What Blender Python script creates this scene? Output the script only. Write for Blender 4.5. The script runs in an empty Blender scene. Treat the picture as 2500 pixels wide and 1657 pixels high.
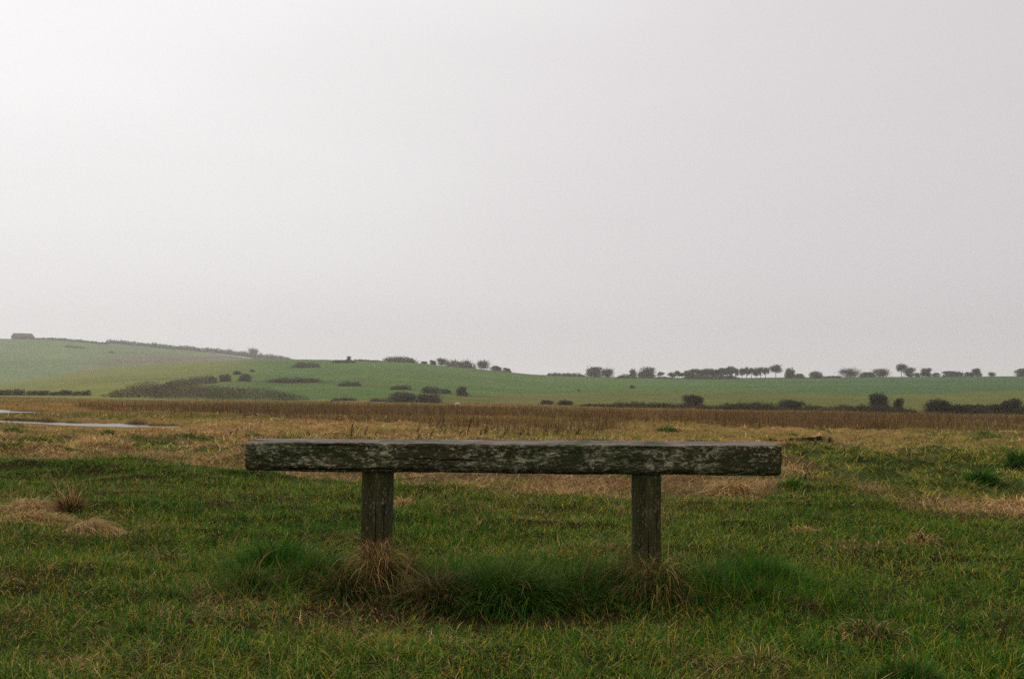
import bpy, bmesh, math, random
import numpy as np
from mathutils import Matrix, Vector

rng = np.random.default_rng(11)
random.seed(11)
scene = bpy.context.scene
scene.render.engine = 'CYCLES'
COL = scene.collection

# ------------------------------------------------------------------ camera
F = 2500.0                      # focal length in units of a 2500-wide frame
CX, CY = 1250.0, 828.5
HORIZON = 972.0
CAM = np.array([0.0, 0.0, 0.655])
ROLL = math.radians(0.8)
PITCH = math.atan((HORIZON - CY) / F)
fwd = np.array([0, math.cos(PITCH), math.sin(PITCH)])
r0 = np.array([1.0, 0, 0])
u0 = np.array([0, -math.sin(PITCH), math.cos(PITCH)])
RIGHT = r0 * math.cos(ROLL) + u0 * math.sin(ROLL)
UP = u0 * math.cos(ROLL) - r0 * math.sin(ROLL)

cam_data = bpy.data.cameras.new('camera')
cam_data.sensor_width = 36.0
cam_data.lens = 36.0 * F / 2500.0
cam_data.clip_start = 0.05
cam_data.clip_end = 8000
cam = bpy.data.objects.new('camera', cam_data)
COL.objects.link(cam)
M = Matrix(((RIGHT[0], UP[0], -fwd[0], CAM[0]),
            (RIGHT[1], UP[1], -fwd[1], CAM[1]),
            (RIGHT[2], UP[2], -fwd[2], CAM[2]),
            (0, 0, 0, 1)))
cam.matrix_world = M
scene.camera = cam


def ray(px, py):
    px = np.asarray(px, float); py = np.asarray(py, float)
    u = (px - CX) / F
    v = (CY - py) / F
    return fwd + u[..., None] * RIGHT + v[..., None] * UP


def at_depth(px, py, depth):
    d = ray(px, py)
    return CAM + d * (depth / d[..., 1])[..., None] if d.ndim > 1 else CAM + d * depth / d[1]


def project(P):
    q = P - CAM
    w = q @ fwd
    w = np.where(np.abs(w) < 1e-6, 1e-6, w)
    return CX + F * (q @ RIGHT) / w, CY - F * (q @ UP) / w, w


def az_tan(px, py):
    d = ray(px, py)
    return np.arctan2(d[..., 0], d[..., 1]), d[..., 2] / np.hypot(d[..., 0], d[..., 1])


# ------------------------------------------------------------------ noise
_perm = np.random.default_rng(5).random((256, 256))


def vnoise(x, y):
    xi = np.floor(x).astype(int); yi = np.floor(y).astype(int)
    fx = x - xi; fy = y - yi
    fx = fx * fx * (3 - 2 * fx); fy = fy * fy * (3 - 2 * fy)
    a = _perm[xi & 255, yi & 255]; b = _perm[(xi + 1) & 255, yi & 255]
    c = _perm[xi & 255, (yi + 1) & 255]; d = _perm[(xi + 1) & 255, (yi + 1) & 255]
    return (a * (1 - fx) + b * fx) * (1 - fy) + (c * (1 - fx) + d * fx) * fy


def fbm(x, y, s, o=3):
    v = 0; a = 1.0; t = 0
    for i in range(o):
        v = v + a * vnoise(x / s + 17.3 * i, y / s - 9.1 * i)
        t += a; a *= 0.5; s *= 0.5
    return v / t


def sstep(a, b, x):
    t = np.clip((x - a) / (b - a), 0, 1)
    return t * t * (3 - 2 * t)


# ------------------------------------------------------------------ terrain
MARSH = -0.6
MID = [(-1500, 960), (-500, 945), (0, 932), (100, 919), (200, 904), (330, 891), (500, 883), (640, 877), (760, 877), (860, 878),
       (1000, 882), (1150, 896), (1300, 911), (1400, 916), (1500, 919), (1700, 922), (2000, 921), (2500, 918), (3200, 920), (4200, 930)]
FAR = [(-1500, 850), (-500, 822), (0, 825), (160, 828), (270, 836), (400, 847), (520, 857), (620, 868), (710, 876), (850, 890), (1000, 912), (1200, 945), (2500, 985)]
EDGE = [(-800, 966), (0, 969), (300, 976), (700, 978), (1000, 984), (1300, 986), (1700, 996), (2000, 1003), (2500, 1010), (3300, 1024)]


def table(t):
    a = np.array(t, float)
    return az_tan(a[:, 0], a[:, 1])


mid_az, mid_t = table(MID)
far_az, far_t = table(FAR)
edge_az, edge_t = table(EDGE)
EDGE_R = np.clip((CAM[2] - MARSH) / np.maximum(-edge_t, 1e-3), 120, 330)

STREAM_A = [(-30.0, 57.0), (-24.5, 58.5), (-29.0, 62.5), (-45, 64.0)]   # pool behind the near strip, runs out of view


def polyline_dist(x, y, pts):
    best = np.full(np.shape(x), 1e9)
    tt = np.zeros(np.shape(x))
    side = np.zeros(np.shape(x))
    n = len(pts) - 1
    for i in range(n):
        ax, ay = pts[i]; bx, by = pts[i + 1]
        dx, dy = bx - ax, by - ay
        L2 = dx * dx + dy * dy
        t = np.clip(((x - ax) * dx + (y - ay) * dy) / L2, 0, 1)
        d = np.hypot(x - ax - t * dx, y - ay - t * dy)
        m = d < best
        best = np.where(m, d, best)
        tt = np.where(m, (i + t) / n, tt)
    return best, tt


def flat_pt(px, py, drop=0.0):
    d = ray(px, py)
    k = (CAM[2] - (MARSH + drop)) / -d[2]
    p = CAM + d * k
    return (p[0], p[1])


WATER_Z = -0.665
STREAM = [flat_pt(-420, 1014, -.08), flat_pt(-150, 1024, -.08), flat_pt(0, 1028, -.08), flat_pt(120, 1033, -.08), flat_pt(270, 1038.5, -.08), flat_pt(345, 1041, -.08), flat_pt(440, 1041.5, -.08)]
STREAM_W = [1.1, 1.0, 0.55, 0.7, 1.35, 0.9, 0.5]
POOL = [flat_pt(-420, 992, -.08), flat_pt(-100, 1003, -.08), flat_pt(0, 1006, -.08), flat_pt(75, 1005.5, -.08)]
POOL_W = [4.6, 4.4, 4.0, 1.2]
DITCH = [flat_pt(1866, 1067), flat_pt(1930, 1071.5), flat_pt(1985, 1073.5), flat_pt(2046, 1075)]
WATERS = [(STREAM, STREAM_W), (POOL, POOL_W)]


def water_amount(x, y):
    """1 in the middle of a channel, 0 on the bank top; second value: nearness to any bank"""
    out = np.zeros(np.shape(x))
    for pts, w in WATERS:
        d, t = polyline_dist(x, y, pts)
        ww = np.interp(t, np.linspace(0, 1, len(w)), w)
        ww = ww * (0.55 + 0.9 * vnoise(x * 0.55, y * 0.55))
        out = np.maximum(out, 1 - sstep(ww * 0.92, ww * 1.06 + 0.12, d))
    return out


def near_bank(x, y):
    """1 right in front of open water or the ditch, fading out over a few metres towards the viewer"""
    out = np.zeros(np.shape(x))
    for pts, w, reach in ((STREAM, STREAM_W, 9.0), (POOL, POOL_W, 14.0), (DITCH, [.5, .6, .6, .4], 10.0)):
        P = np.array(pts)
        pa = np.arctan2(P[:, 0], P[:, 1]); pr = np.hypot(P[:, 0], P[:, 1])
        o = np.argsort(pa)
        a_ = np.arctan2(x, y)
        inx = sstep(pa.min() - .012, pa.min(), a_) * sstep(pa.max() + .012, pa.max(), a_)
        d = np.interp(a_, pa[o], pr[o] - np.array(w)[o]) - np.hypot(x, y)
        out = np.maximum(out, inx * np.where((d > -1.0) & (d < reach), 1 - np.clip((d - reach * .15) / (reach * .85), 0, 1), 0))
    return out


def ditch_amount(x, y):
    d, t = polyline_dist(x, y, DITCH)
    w = 0.8 * (np.sin(np.clip(t, 0.06, .97) * math.pi) ** .4)
    return 1 - sstep(w * 0.9, w * 1.04, d)


def ditch_shaded_soil(x, y):
    d, t = polyline_dist(x, y, DITCH)
    w = 0.8 * (np.sin(np.clip(t, 0.06, .97) * math.pi) ** .4)
    return 1 - sstep(w * 1.12, w * 1.4, d + .12 * vnoise(x * 4, y * 4))


def hill(r, az):
    rm = np.interp(az, edge_az, EDGE_R)
    rc = 640 + 160 * sstep(-0.1, -0.5, az)
    tc = np.interp(az, mid_az, mid_t)
    tc = np.where(np.abs(az) > 0.9, tc * np.clip(1 - (np.abs(az) - .9), 0.1, 1), tc)
    hc = CAM[2] + tc * rc
    t = (r - rm) / (rc - rm)
    up = MARSH + (hc - MARSH) * np.clip(t, 0, 1) ** 1.25
    down = hc - (r - rc) * 0.03 - np.minimum((r - rc) ** 2 * 0.0006, (r - rc) * .08)
    return np.where(t <= 0, MARSH, np.where(t <= 1, up, np.maximum(down, -0.5))), rm, rc


def far_hill(r, az):
    rc = 1450.0
    tc = np.interp(az, far_az, far_t)
    hc = CAM[2] + tc * rc
    t = (r - 870) / (rc - 870)
    up = -0.8 + (hc + .8) * np.clip(t, 0, 1) ** 0.92
    down = hc - (r - rc) * 0.06
    return np.where(t <= 0, -0.8, np.where(t <= 1, up, np.maximum(down, -0.8)))


def terrain(x, y):
    x = np.asarray(x, float); y = np.asarray(y, float)
    r = np.hypot(x, y); az = np.arctan2(x, y)
    zh, rm, rc = hill(r, az)
    zn = MARSH * sstep(8, 34, r)
    z = np.where(r < 60, zn, np.maximum(zh, np.where(r > 860, far_hill(r, az), -9)))
    # unevenness: soft on the lawn, tussocky further out
    rough = sstep(6.5, 10, y)
    near = 1 - sstep(150, 260, r)
    z = z + near * ((fbm(x, y, 1.3) - .5) * 0.06 + (fbm(x, y, .42, 2) - .5) * 0.055
                    + rough * ((fbm(x + 40, y, 1.1, 3) - .5) * 0.36 + (fbm(x - 15, y + 8, .5, 2) - .5) * .2) * (1 - sstep(60, 130, r) * .6))
    zr = sstep(240, 420, r)
    z = z + zr * ((fbm(x, y, 90) - .5) * 1.6 + (fbm(x, y, 14, 2) - .5) * 0.25)
    nb = near_bank(x, y)
    z = z * (1 - nb) + nb * np.where(y > 34, MARSH - .06, z - .26)
    w = water_amount(x, y)
    z = z * (1 - w) + w * (WATER_Z - 0.15)
    dk = ditch_amount(x, y)
    z = z - dk * 0.5
    return z


def hit(px, py):
    """world point where the ray through a photo point meets the ground (crest if it passes over)"""
    d = ray(float(px), float(py))
    h = np.hypot(d[0], d[1])
    rr = np.concatenate([np.arange(1.5, 60, .02), np.arange(60, 400, .5), np.arange(400, 1600, 1.0)])
    X = d[0] / h * rr; Y = d[1] / h * rr; Z = CAM[2] + d[2] / h * rr
    T = terrain(X, Y)
    idx = np.nonzero(T >= Z)[0]
    if len(idx):
        i = idx[0]
    else:
        i = int(np.argmax((T - CAM[2]) / rr * (rr > 300)))
    return np.array([X[i], Y[i], T[i]]), rr[i]


# ------------------------------------------------------------------ mesh helpers
def build(name, V, quads=None, tris=None, col=None, mat=None, parent=None, smooth=False, mats=None, midx=None):
    me = bpy.data.meshes.new(name)
    nq = 0 if quads is None else len(quads)
    nt = 0 if tris is None else len(tris)
    loops = []
    if nq: loops.append(np.asarray(quads, np.int32).ravel())
    if nt: loops.append(np.asarray(tris, np.int32).ravel())
    L = np.concatenate(loops)
    tot = np.concatenate([np.full(nq, 4, np.int32), np.full(nt, 3, np.int32)])
    st = np.concatenate([[0], np.cumsum(tot)[:-1]]).astype(np.int32)
    me.vertices.add(len(V)); me.vertices.foreach_set('co', np.asarray(V, np.float32).ravel())
    me.loops.add(len(L)); me.loops.foreach_set('vertex_index', L)
    me.polygons.add(nq + nt); me.polygons.foreach_set('loop_start', st); me.polygons.foreach_set('loop_total', tot)
    if smooth:
        me.polygons.foreach_set('use_smooth', np.ones(nq + nt, bool))
    for m in (mats or [mat]):
        me.materials.append(m)
    if midx is not None:
        me.polygons.foreach_set('material_index', np.asarray(midx, np.int32))
    if col is not None:
        a = me.attributes.new('tint', 'FLOAT_COLOR', 'POINT')
        c = np.ones((len(V), 4), np.float32); c[:, :3] = col
        a.data.foreach_set('color', c.ravel())
    me.update(calc_edges=True)
    me.validate()
    o = bpy.data.objects.new(name, me)
    COL.objects.link(o)
    if parent is not None:
        o.parent = parent
    return o


def tag(o, label, cat, group=None, kind=None):
    if label: o['label'] = label
    if cat: o['category'] = cat
    if group: o['group'] = group
    if kind: o['kind'] = kind
    return o


def empty(name, loc):
    o = bpy.data.objects.new(name, None)
    o.empty_display_size = 0.2
    o.location = loc
    COL.objects.link(o)
    return o


# ------------------------------------------------------------------ materials
def nodes_of(name):
    m = bpy.data.materials.new(name)
    m.use_nodes = True
    nt = m.node_tree
    nt.nodes.clear()
    out = nt.nodes.new('ShaderNodeOutputMaterial')
    return m, nt, out


def attr_material(name, rough=0.65, trans=0.25, spec=0.3, noise=None, bump=None):
    m, nt, out = nodes_of(name)
    at = nt.nodes.new('ShaderNodeAttribute'); at.attribute_name = 'tint'
    col = at.outputs['Color']
    p = nt.nodes.new('ShaderNodeBsdfPrincipled')
    p.inputs['Roughness'].default_value = rough
    p.inputs['Specular IOR Level'].default_value = spec
    geo = nt.nodes.new('ShaderNodeNewGeometry')
    if noise:
        mix = None
        for sc, lo, hi in noise:
            n = nt.nodes.new('ShaderNodeTexNoise'); n.inputs['Scale'].default_value = sc
            n.inputs['Detail'].default_value = 6; n.inputs['Roughness'].default_value = .7
            nt.links.new(geo.outputs['Position'], n.inputs['Vector'])
            mr = nt.nodes.new('ShaderNodeMapRange')
            mr.inputs['From Min'].default_value = .3; mr.inputs['From Max'].default_value = .7
            mr.inputs['To Min'].default_value = lo; mr.inputs['To Max'].default_value = hi
            nt.links.new(n.outputs['Fac'], mr.inputs['Value'])
            vm = nt.nodes.new('ShaderNodeVectorMath'); vm.operation = 'SCALE'
            nt.links.new(col, vm.inputs[0]); nt.links.new(mr.outputs['Result'], vm.inputs['Scale'])
            col = vm.outputs['Vector']
    if bump:
        n = nt.nodes.new('ShaderNodeTexNoise'); n.inputs['Scale'].default_value = bump[0]
        n.inputs['Detail'].default_value = 8
        nt.links.new(geo.outputs['Position'], n.inputs['Vector'])
        b = nt.nodes.new('ShaderNodeBump'); b.inputs['Strength'].default_value = bump[1]; b.inputs['Distance'].default_value = bump[2]
        nt.links.new(n.outputs['Fac'], b.inputs['Height']); nt.links.new(b.outputs['Normal'], p.inputs['Normal'])
    nt.links.new(col, p.inputs['Base Color'])
    if trans > 0:
        tr = nt.nodes.new('ShaderNodeBsdfTranslucent')
        nt.links.new(col, tr.inputs['Color'])
        mx = nt.nodes.new('ShaderNodeMixShader'); mx.inputs[0].default_value = trans
        nt.links.new(p.outputs[0], mx.inputs[1]); nt.links.new(tr.outputs[0], mx.inputs[2])
        nt.links.new(mx.outputs[0], out.inputs['Surface'])
    else:
        nt.links.new(p.outputs[0], out.inputs['Surface'])
    return m


MAT_GRASS = attr_material('grass_blades', 0.7, 0.16, 0.05)
MAT_LEAF = attr_material('foliage', 0.75, 0.12, 0.15)
MAT_BARK = attr_material('bark', 0.9, 0, 0.1)
MAT_GROUND = attr_material('turf_and_soil', 1.0, 0, 0.0, noise=[(9, .7, 1.25), (60, .6, 1.35)], bump=(40, .6, .02))
MAT_HILL = attr_material('pasture', 0.95, 0, 0.05, noise=[(.012, .80, 1.20), (.07, .82, 1.18), (.5, .66, 1.34)], bump=(.8, .6, .6))


def wood_material(name, dark, mid, lich, lich_lo, lich_hi, rough, grain_axis='X', spec=0.3, bump_d=.006):
    m, nt, out = nodes_of(name)
    N, Lk = nt.nodes, nt.links
    tc = N.new('ShaderNodeTexCoord')

    def mapped(sx, sy, sz):
        mp = N.new('ShaderNodeMapping')
        mp.inputs['Scale'].default_value = (sx, sy, sz) if grain_axis == 'X' else (sz, sy, sx)
        Lk.new(tc.outputs['Object'], mp.inputs['Vector'])
        return mp.outputs['Vector']

    def noise(vec, scale, detail=8, rgh=.65, dist=0.0):
        n = N.new('ShaderNodeTexNoise')
        n.inputs['Scale'].default_value = scale; n.inputs['Detail'].default_value = detail
        n.inputs['Roughness'].default_value = rgh; n.inputs['Distortion'].default_value = dist
        Lk.new(vec, n.inputs['Vector'])
        return n.outputs['Fac']

    def rng_(v, a, b, lo=0, hi=1):
        r = N.new('ShaderNodeMapRange'); r.inputs['From Min'].default_value = a; r.inputs['From Max'].default_value = b
        r.inputs['To Min'].default_value = lo; r.inputs['To Max'].default_value = hi
        Lk.new(v, r.inputs['Value']); return r.outputs['Result']

    def math_(op, a, b=None):
        q = N.new('ShaderNodeMath'); q.operation = op
        for i, s in enumerate((a, b)):
            if s is None: continue
            if isinstance(s, (int, float)): q.inputs[i].default_value = s
            else: Lk.new(s, q.inputs[i])
        return q.outputs[0]

    def mix(f, a, b):
        x = N.new('ShaderNodeMix'); x.data_type = 'RGBA'
        Lk.new(f, x.inputs['Factor'])
        for k, s in ((6, a), (7, b)):
            if isinstance(s, tuple): x.inputs[k].default_value = (*s, 1)
            else: Lk.new(s, x.inputs[k])
        return x.outputs[2]

    grain = noise(mapped(2.2, 40, 40), 1.6, 10, .7, .6)
    streak = noise(mapped(16, 60, 80), 1.3, 6, .65, .8)
    blot = noise(mapped(3.2, 6, 7), 1.5, 5, .6, .4)
    flecks = noise(mapped(48, 100, 120), 1.0, 4, .7, .6)
    crust = noise(mapped(110, 170, 190), 1.0, 5, .7, .3)
    base = mix(rng_(grain, .35, .65), dark, mid)
    # lichen: broken flecks gathered in patches
    f = math_('ADD', math_('MULTIPLY', blot, 0.46), math_('MULTIPLY', flecks, 0.90))
    f = math_('ADD', f, math_('MULTIPLY', streak, 0.25))
    f = math_('ADD', f, math_('MULTIPLY', crust, 0.18))
    lf = rng_(f, lich_lo, lich_hi)
    lcol = mix(rng_(crust, .35, .65), tuple(c * .55 for c in lich), lich)
    c = mix(lf, base, lcol)
    # reddish-brown bare patches
    rb = rng_(noise(mapped(4, 9, 9), 1.1, 4), .6, .72, 0, .6)
    c = mix(rb, c, (mid[0] * 1.5, mid[1] * 1.05, mid[2] * .75))
    moss = rng_(noise(mapped(5, 9, 9), 1.3, 6, .7, .5), .48, .62, 0, .85)
    c = mix(moss, c, (.032, .048, .012))
    cracks = rng_(noise(mapped(1.2, 60, 60), 1.2, 4, .5, .3),   .60, .66)
    c = mix(cracks, c, (.008, .008, .006))
    p = N.new('ShaderNodeBsdfPrincipled')
    p.inputs['Roughness'].default_value = rough
    p.inputs['Specular IOR Level'].default_value = spec
    Lk.new(c, p.inputs['Base Color'])
    h = math_('ADD', math_('MULTIPLY', grain, .7), math_('MULTIPLY', lf, .5))
    h = math_('SUBTRACT', h, math_('MULTIPLY', cracks, .8))
    h = math_('ADD', h, math_('MULTIPLY', crust, .4))
    b = N.new('ShaderNodeBump'); b.inputs['Strength'].default_value = .8; b.inputs['Distance'].default_value = bump_d
    Lk.new(h, b.inputs['Height']); Lk.new(b.outputs['Normal'], p.inputs['Normal'])
    Lk.new(p.outputs[0], out.inputs['Surface'])
    return m


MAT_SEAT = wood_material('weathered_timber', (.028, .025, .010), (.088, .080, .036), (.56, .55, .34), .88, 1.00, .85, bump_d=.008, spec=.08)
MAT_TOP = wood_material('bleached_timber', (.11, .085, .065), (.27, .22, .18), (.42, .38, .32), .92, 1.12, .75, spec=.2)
MAT_LEG = wood_material('damp_timber', (.022, .023, .008), (.080, .074, .028), (.40, .40, .24), .92, 1.08, .85, 'Z', spec=.12)

# ------------------------------------------------------------------ ground sheet (ground + hills share one grid)
GREEN_TURF = np.array([.014, .014, .005])
SOIL = np.array([.028, .016, .008])
STRAW = np.array([.26, .165, .072])


def straw_field(x, y):
    """share of dead straw among the grass, 0..1, over the near ground"""
    px, py, w = project(np.stack([x, y, terrain(x, y)], -1))
    n = fbm(x, y, 1.6, 3); n2 = fbm(x + 31, y + 7, .45, 3); n3 = fbm(x - 11, y + 3, 4.5, 2)
    lawn = np.clip((n - .43) * 1.2, 0, .4) * .55 + np.clip((n2 - .52) * 2.2, 0, .6) * .6 + .05
    bound = lawn_limit(x, y, px)
    rz = sstep(-.55, .55, y - bound)
    right = sstep(1750, 2050, px)
    rough = np.clip(.50 + (n - .5) * 2.0 + (n2 - .5) * 1.9 - right * (.34 + .7 * (n3 - .4)), .05, .97)
    # matted straw drift at the edge of the mown turf
    edge = np.exp(-((y - bound - .8) / .9) ** 2)
    rough = np.clip(rough + .4 * edge, 0, 1)
    return lawn * (1 - rz) + rough * rz, rz


LIM = np.array([(-800, 1122), (0, 1122), (300, 1133), (600, 1150), (760, 1168), (900, 1165), (1050, 1182), (1250, 1206), (1500, 1206), (1700, 1200), (1850, 1206),
                (1950, 1178), (2080, 1195), (2200, 1245), (2500, 1270), (3400, 1300)], float)


def lawn_limit(x, y, px):
    py = np.interp(px, LIM[:, 0], LIM[:, 1])
    hor = HORIZON + (px - CX) * math.tan(ROLL)
    lim = CAM[2] * F / (py - hor)
    return lim + (fbm(x, y + 50, 1.2, 3) - .5) * 1.4


def zone_col(x, y):
    s, rz = straw_field(x, y)
    c = GREEN_TURF * (1 - s[:, None]) + STRAW * .30 * s[:, None]
    litter = np.array([.105, .08, .032]) * (.5 + 1.0 * fbm(x, y, .5, 3))[:, None] * np.array([1, 1, 1])
    gmix = np.clip((.62 - s) * 2.2, 0, 1)[:, None]
    litter = litter * (1 - gmix) + np.array([.045, .062, .016]) * (.6 + .8 * fbm(x + 3, y, .7, 2))[:, None] * gmix
    c = c * (1 - rz[:, None]) + litter * rz[:, None]
    px, py, w = project(np.stack([x, y, np.zeros_like(x)], -1))
    # worn soil in front of the bench
    d = np.hypot((x - .02) / 1.05, (y - 3.17) / .15)
    soil = np.clip(1.25 - d, 0, 1) * (y > 1) * np.clip(.4 + 1.4 * fbm(x, y, .3), 0, 1)
    return c * (1 - soil[:, None]) + SOIL * soil[:, None], soil


rings = np.concatenate([np.linspace(.02, 1.6, 8)[:-1], np.arange(1.6, 9, .045), np.arange(9, 30, .14), np.arange(30, 75, .2), np.geomspace(75, 330, 130),
                        np.geomspace(333, 2000, 170)])
az = np.concatenate([np.radians(np.linspace(-180, -46, 36))[:-1], np.radians(np.linspace(-46, 46, 640)), np.radians(np.linspace(46, 180, 36))[1:-1]])
NR, NA = len(rings), len(az)
RR, AA = np.meshgrid(rings, az, indexing='ij')
gx = RR * np.sin(AA); gy = RR * np.cos(AA)
gz = terrain(gx, gy)
GV = np.stack([gx, gy, gz], -1).reshape(-1, 3)
gcol, _ = zone_col(GV[:, 0], GV[:, 1])
gr = RR.ravel(); ga = AA.ravel()
_, g_rm, g_rc = hill(gr, ga)
gpx, gpy, gw = project(GV)
X_, Y_ = GV[:, 0], GV[:, 1]
# marsh floor
marsh = np.array([.24, .155, .05]) * (.6 + .8 * fbm(X_, Y_, 7, 3))[:, None]
grn = np.clip((fbm(X_ + 90, Y_, 14, 3) - .47) * 5, 0, 1)[:, None]
marsh = marsh * (1 - grn * .7) + np.array([.08, .085, .018]) * grn * .7
k = sstep(22, 32, gr)[:, None]
gcol = gcol * (1 - k) + marsh * k
# bare mud on channel banks and in the ditch, bank shade painted into the colour
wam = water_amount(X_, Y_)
shaded_mud = np.clip(np.maximum(wam * 1.6, ditch_shaded_soil(X_, Y_) * 1.6), 0, 1)[:, None]
gcol = gcol * (1 - shaded_mud) + np.array([.010, .0075, .005]) * shaded_mud
# fields on the hills
fieldcol = np.tile(np.array([.080, .138, .022]), (len(GV), 1))


def blend(mask, c):
    global fieldcol
    mask = np.clip(mask, 0, 1)[:, None]
    fieldcol = fieldcol * (1 - mask) + np.array(c) * mask


wob = (fbm(X_, Y_, 60, 3) - .5)
blend(sstep(720, 470, gpx + (gpy - 900) * 1.6 + wob * 120) * (gpy < 990), (.168, .178, .034))
blend(sstep(1500, 2300, gpx), (.056, .112, .026))
low = np.interp(gpx, [0, 700, 1000, 1240, 1500, 1860, 2150, 2500], [2000, 975, 968, 962, 956, 956, 964, 952])
blend(sstep(-3, 3, gpy - low + wob * 6), (.112, .122, .018))
blend(sstep(6, -2, gpx * 0 + np.abs(gpy - np.interp(gpx, [620, 785, 900, 1000, 1110, 1200], [933, 934, 941, 950, 960, 966])) - 1.0 + 0 * gpx) * (gpx > 620) * (gpx < 1200) * .35, (.07, .06, .025))
far = gr > 860
fb = np.where(far, 1.0, 0.0)
fieldcol = np.where(far[:, None], np.array([.122, .178, .052]) * (0.9 + .25 * fbm(X_, Y_, 120, 3))[:, None], fieldcol)
band = np.interp(gpx, [-200, 200, 330, 450, 560, 640], [900, 886, 877, 874, 874, 872])
blend(far * sstep(14, 4, np.abs(gpy - band - 3)) * sstep(150, 300, gpx) * .75, (.15, .105, .06))
hm = sstep(-6, 22, gr - g_rm)[:, None]
gcol = np.where(gr[:, None] > 100, gcol * (1 - hm) + fieldcol * hm, gcol)

idx = np.arange(NR * NA).reshape(NR, NA)
nx = np.roll(np.arange(NA), -1)
Q = np.stack([idx[:-1, :], idx[:-1, nx], idx[1:, nx], idx[1:, :]], -1).reshape(-1, 4)
qr = gr[Q].mean(1); qrm = g_rm[Q].mean(1)
cat = np.where(qr > 865, 2, np.where(qr > qrm + 4, 1, 0))
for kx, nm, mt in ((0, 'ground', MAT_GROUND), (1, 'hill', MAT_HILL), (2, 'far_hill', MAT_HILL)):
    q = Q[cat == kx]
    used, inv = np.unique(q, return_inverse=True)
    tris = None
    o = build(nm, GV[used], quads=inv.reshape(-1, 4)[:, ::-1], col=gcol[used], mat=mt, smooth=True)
    o['kind'] = 'structure'

# ------------------------------------------------------------------ water
m, nt, out = nodes_of('still_water')
p = nt.nodes.new('ShaderNodeBsdfPrincipled')
p.inputs['Base Color'].default_value = (.03, .03, .022, 1); p.inputs['Roughness'].default_value = .22
p.inputs['IOR'].default_value = 1.33
g_ = nt.nodes.new('ShaderNodeNewGeometry')
n_ = nt.nodes.new('ShaderNodeTexNoise'); n_.inputs['Scale'].default_value = 4
b_ = nt.nodes.new('ShaderNodeBump'); b_.inputs['Strength'].default_value = .5; b_.inputs['Distance'].default_value = .05
nt.links.new(g_.outputs['Position'], n_.inputs['Vector']); nt.links.new(n_.outputs['Fac'], b_.inputs['Height'])
nt.links.new(b_.outputs['Normal'], p.inputs['Normal']); nt.links.new(p.outputs[0], out.inputs['Surface'])
MAT_WATER = m


def water(name, pts, w, lbl=None):
    P = np.array(pts, float)
    d = np.gradient(P, axis=0); d /= np.linalg.norm(d, axis=1)[:, None]
    nrm = np.stack([-d[:, 1], d[:, 0]], -1)
    W = np.array(w)[:, None] * 1.35 + .25
    A = P + nrm * W; B = P - nrm * W
    V = np.concatenate([np.c_[A, np.full(len(P), WATER_Z)], np.c_[B, np.full(len(P), WATER_Z)]])
    n = len(P)
    q = [(n + i, n + i + 1, i + 1, i) for i in range(n - 1)]
    o = build(name, V, quads=q, mat=MAT_WATER)
    o['kind'] = 'structure'


water('stream', STREAM, STREAM_W)
water('pond', POOL, POOL_W)

# ------------------------------------------------------------------ blades
def blades(P, phi, L, lean, curl, w, S, col, tipcol=None, twist=None, floor=True, floorz=None):
    n = len(P)
    phi = np.broadcast_to(phi, n); L = np.broadcast_to(L, n); w = np.broadcast_to(w, n)
    lean = np.broadcast_to(lean, n); curl = np.broadcast_to(curl, n)
    tw = rng.uniform(-1.2, 1.2, n) if twist is None else twist
    sx = np.cos(phi + math.pi / 2 + tw); sy = np.sin(phi + math.pi / 2 + tw)
    cur = np.array(P, float)
    V = np.zeros((n, 2 * S + 1, 3)); C = np.zeros((n, 2 * S + 1, 3))
    for k in range(S + 1):
        f = k / S
        hw = .5 * w * (1 - f ** 1.6) if k else .5 * w * .75
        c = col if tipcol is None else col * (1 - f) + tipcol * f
        if k < S:
            V[:, 2 * k, 0] = cur[:, 0] - sx * hw; V[:, 2 * k, 1] = cur[:, 1] - sy * hw; V[:, 2 * k, 2] = cur[:, 2]
            V[:, 2 * k + 1, 0] = cur[:, 0] + sx * hw; V[:, 2 * k + 1, 1] = cur[:, 1] + sy * hw; V[:, 2 * k + 1, 2] = cur[:, 2]
            C[:, 2 * k] = c; C[:, 2 * k + 1] = c
            th = lean + curl * (k + .5) / S
            st = L / S
            cur[:, 0] += np.sin(th) * np.cos(phi) * st
            cur[:, 1] += np.sin(th) * np.sin(phi) * st
            cur[:, 2] += np.cos(th) * st
            if floor:
                cur[:, 2] = np.maximum(cur[:, 2], (P[:, 2] - .01) if floorz is None else floorz + rng.uniform(0, .02, n))
        else:
            V[:, 2 * k] = cur; C[:, 2 * k] = c
    base = (np.arange(n) * (2 * S + 1))[:, None]
    q = np.concatenate([base + np.array([2 * k, 2 * k + 1, 2 * k + 3, 2 * k + 2]) for k in range(S - 1)]) if S > 1 else np.zeros((0, 4), int)
    t = base + np.array([2 * S - 2, 2 * S - 1, 2 * S])
    return V.reshape(-1, 3), q, t, C.reshape(-1, 3)


def merge(parts):
    V, Qs, T, C = [], [], [], []
    o = 0
    for v, q, t, c in parts:
        V.append(v); Qs.append(q + o); T.append(t + o); C.append(c); o += len(v)
    return np.concatenate(V), np.concatenate(Qs), np.concatenate(T), np.concatenate(C)


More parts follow.
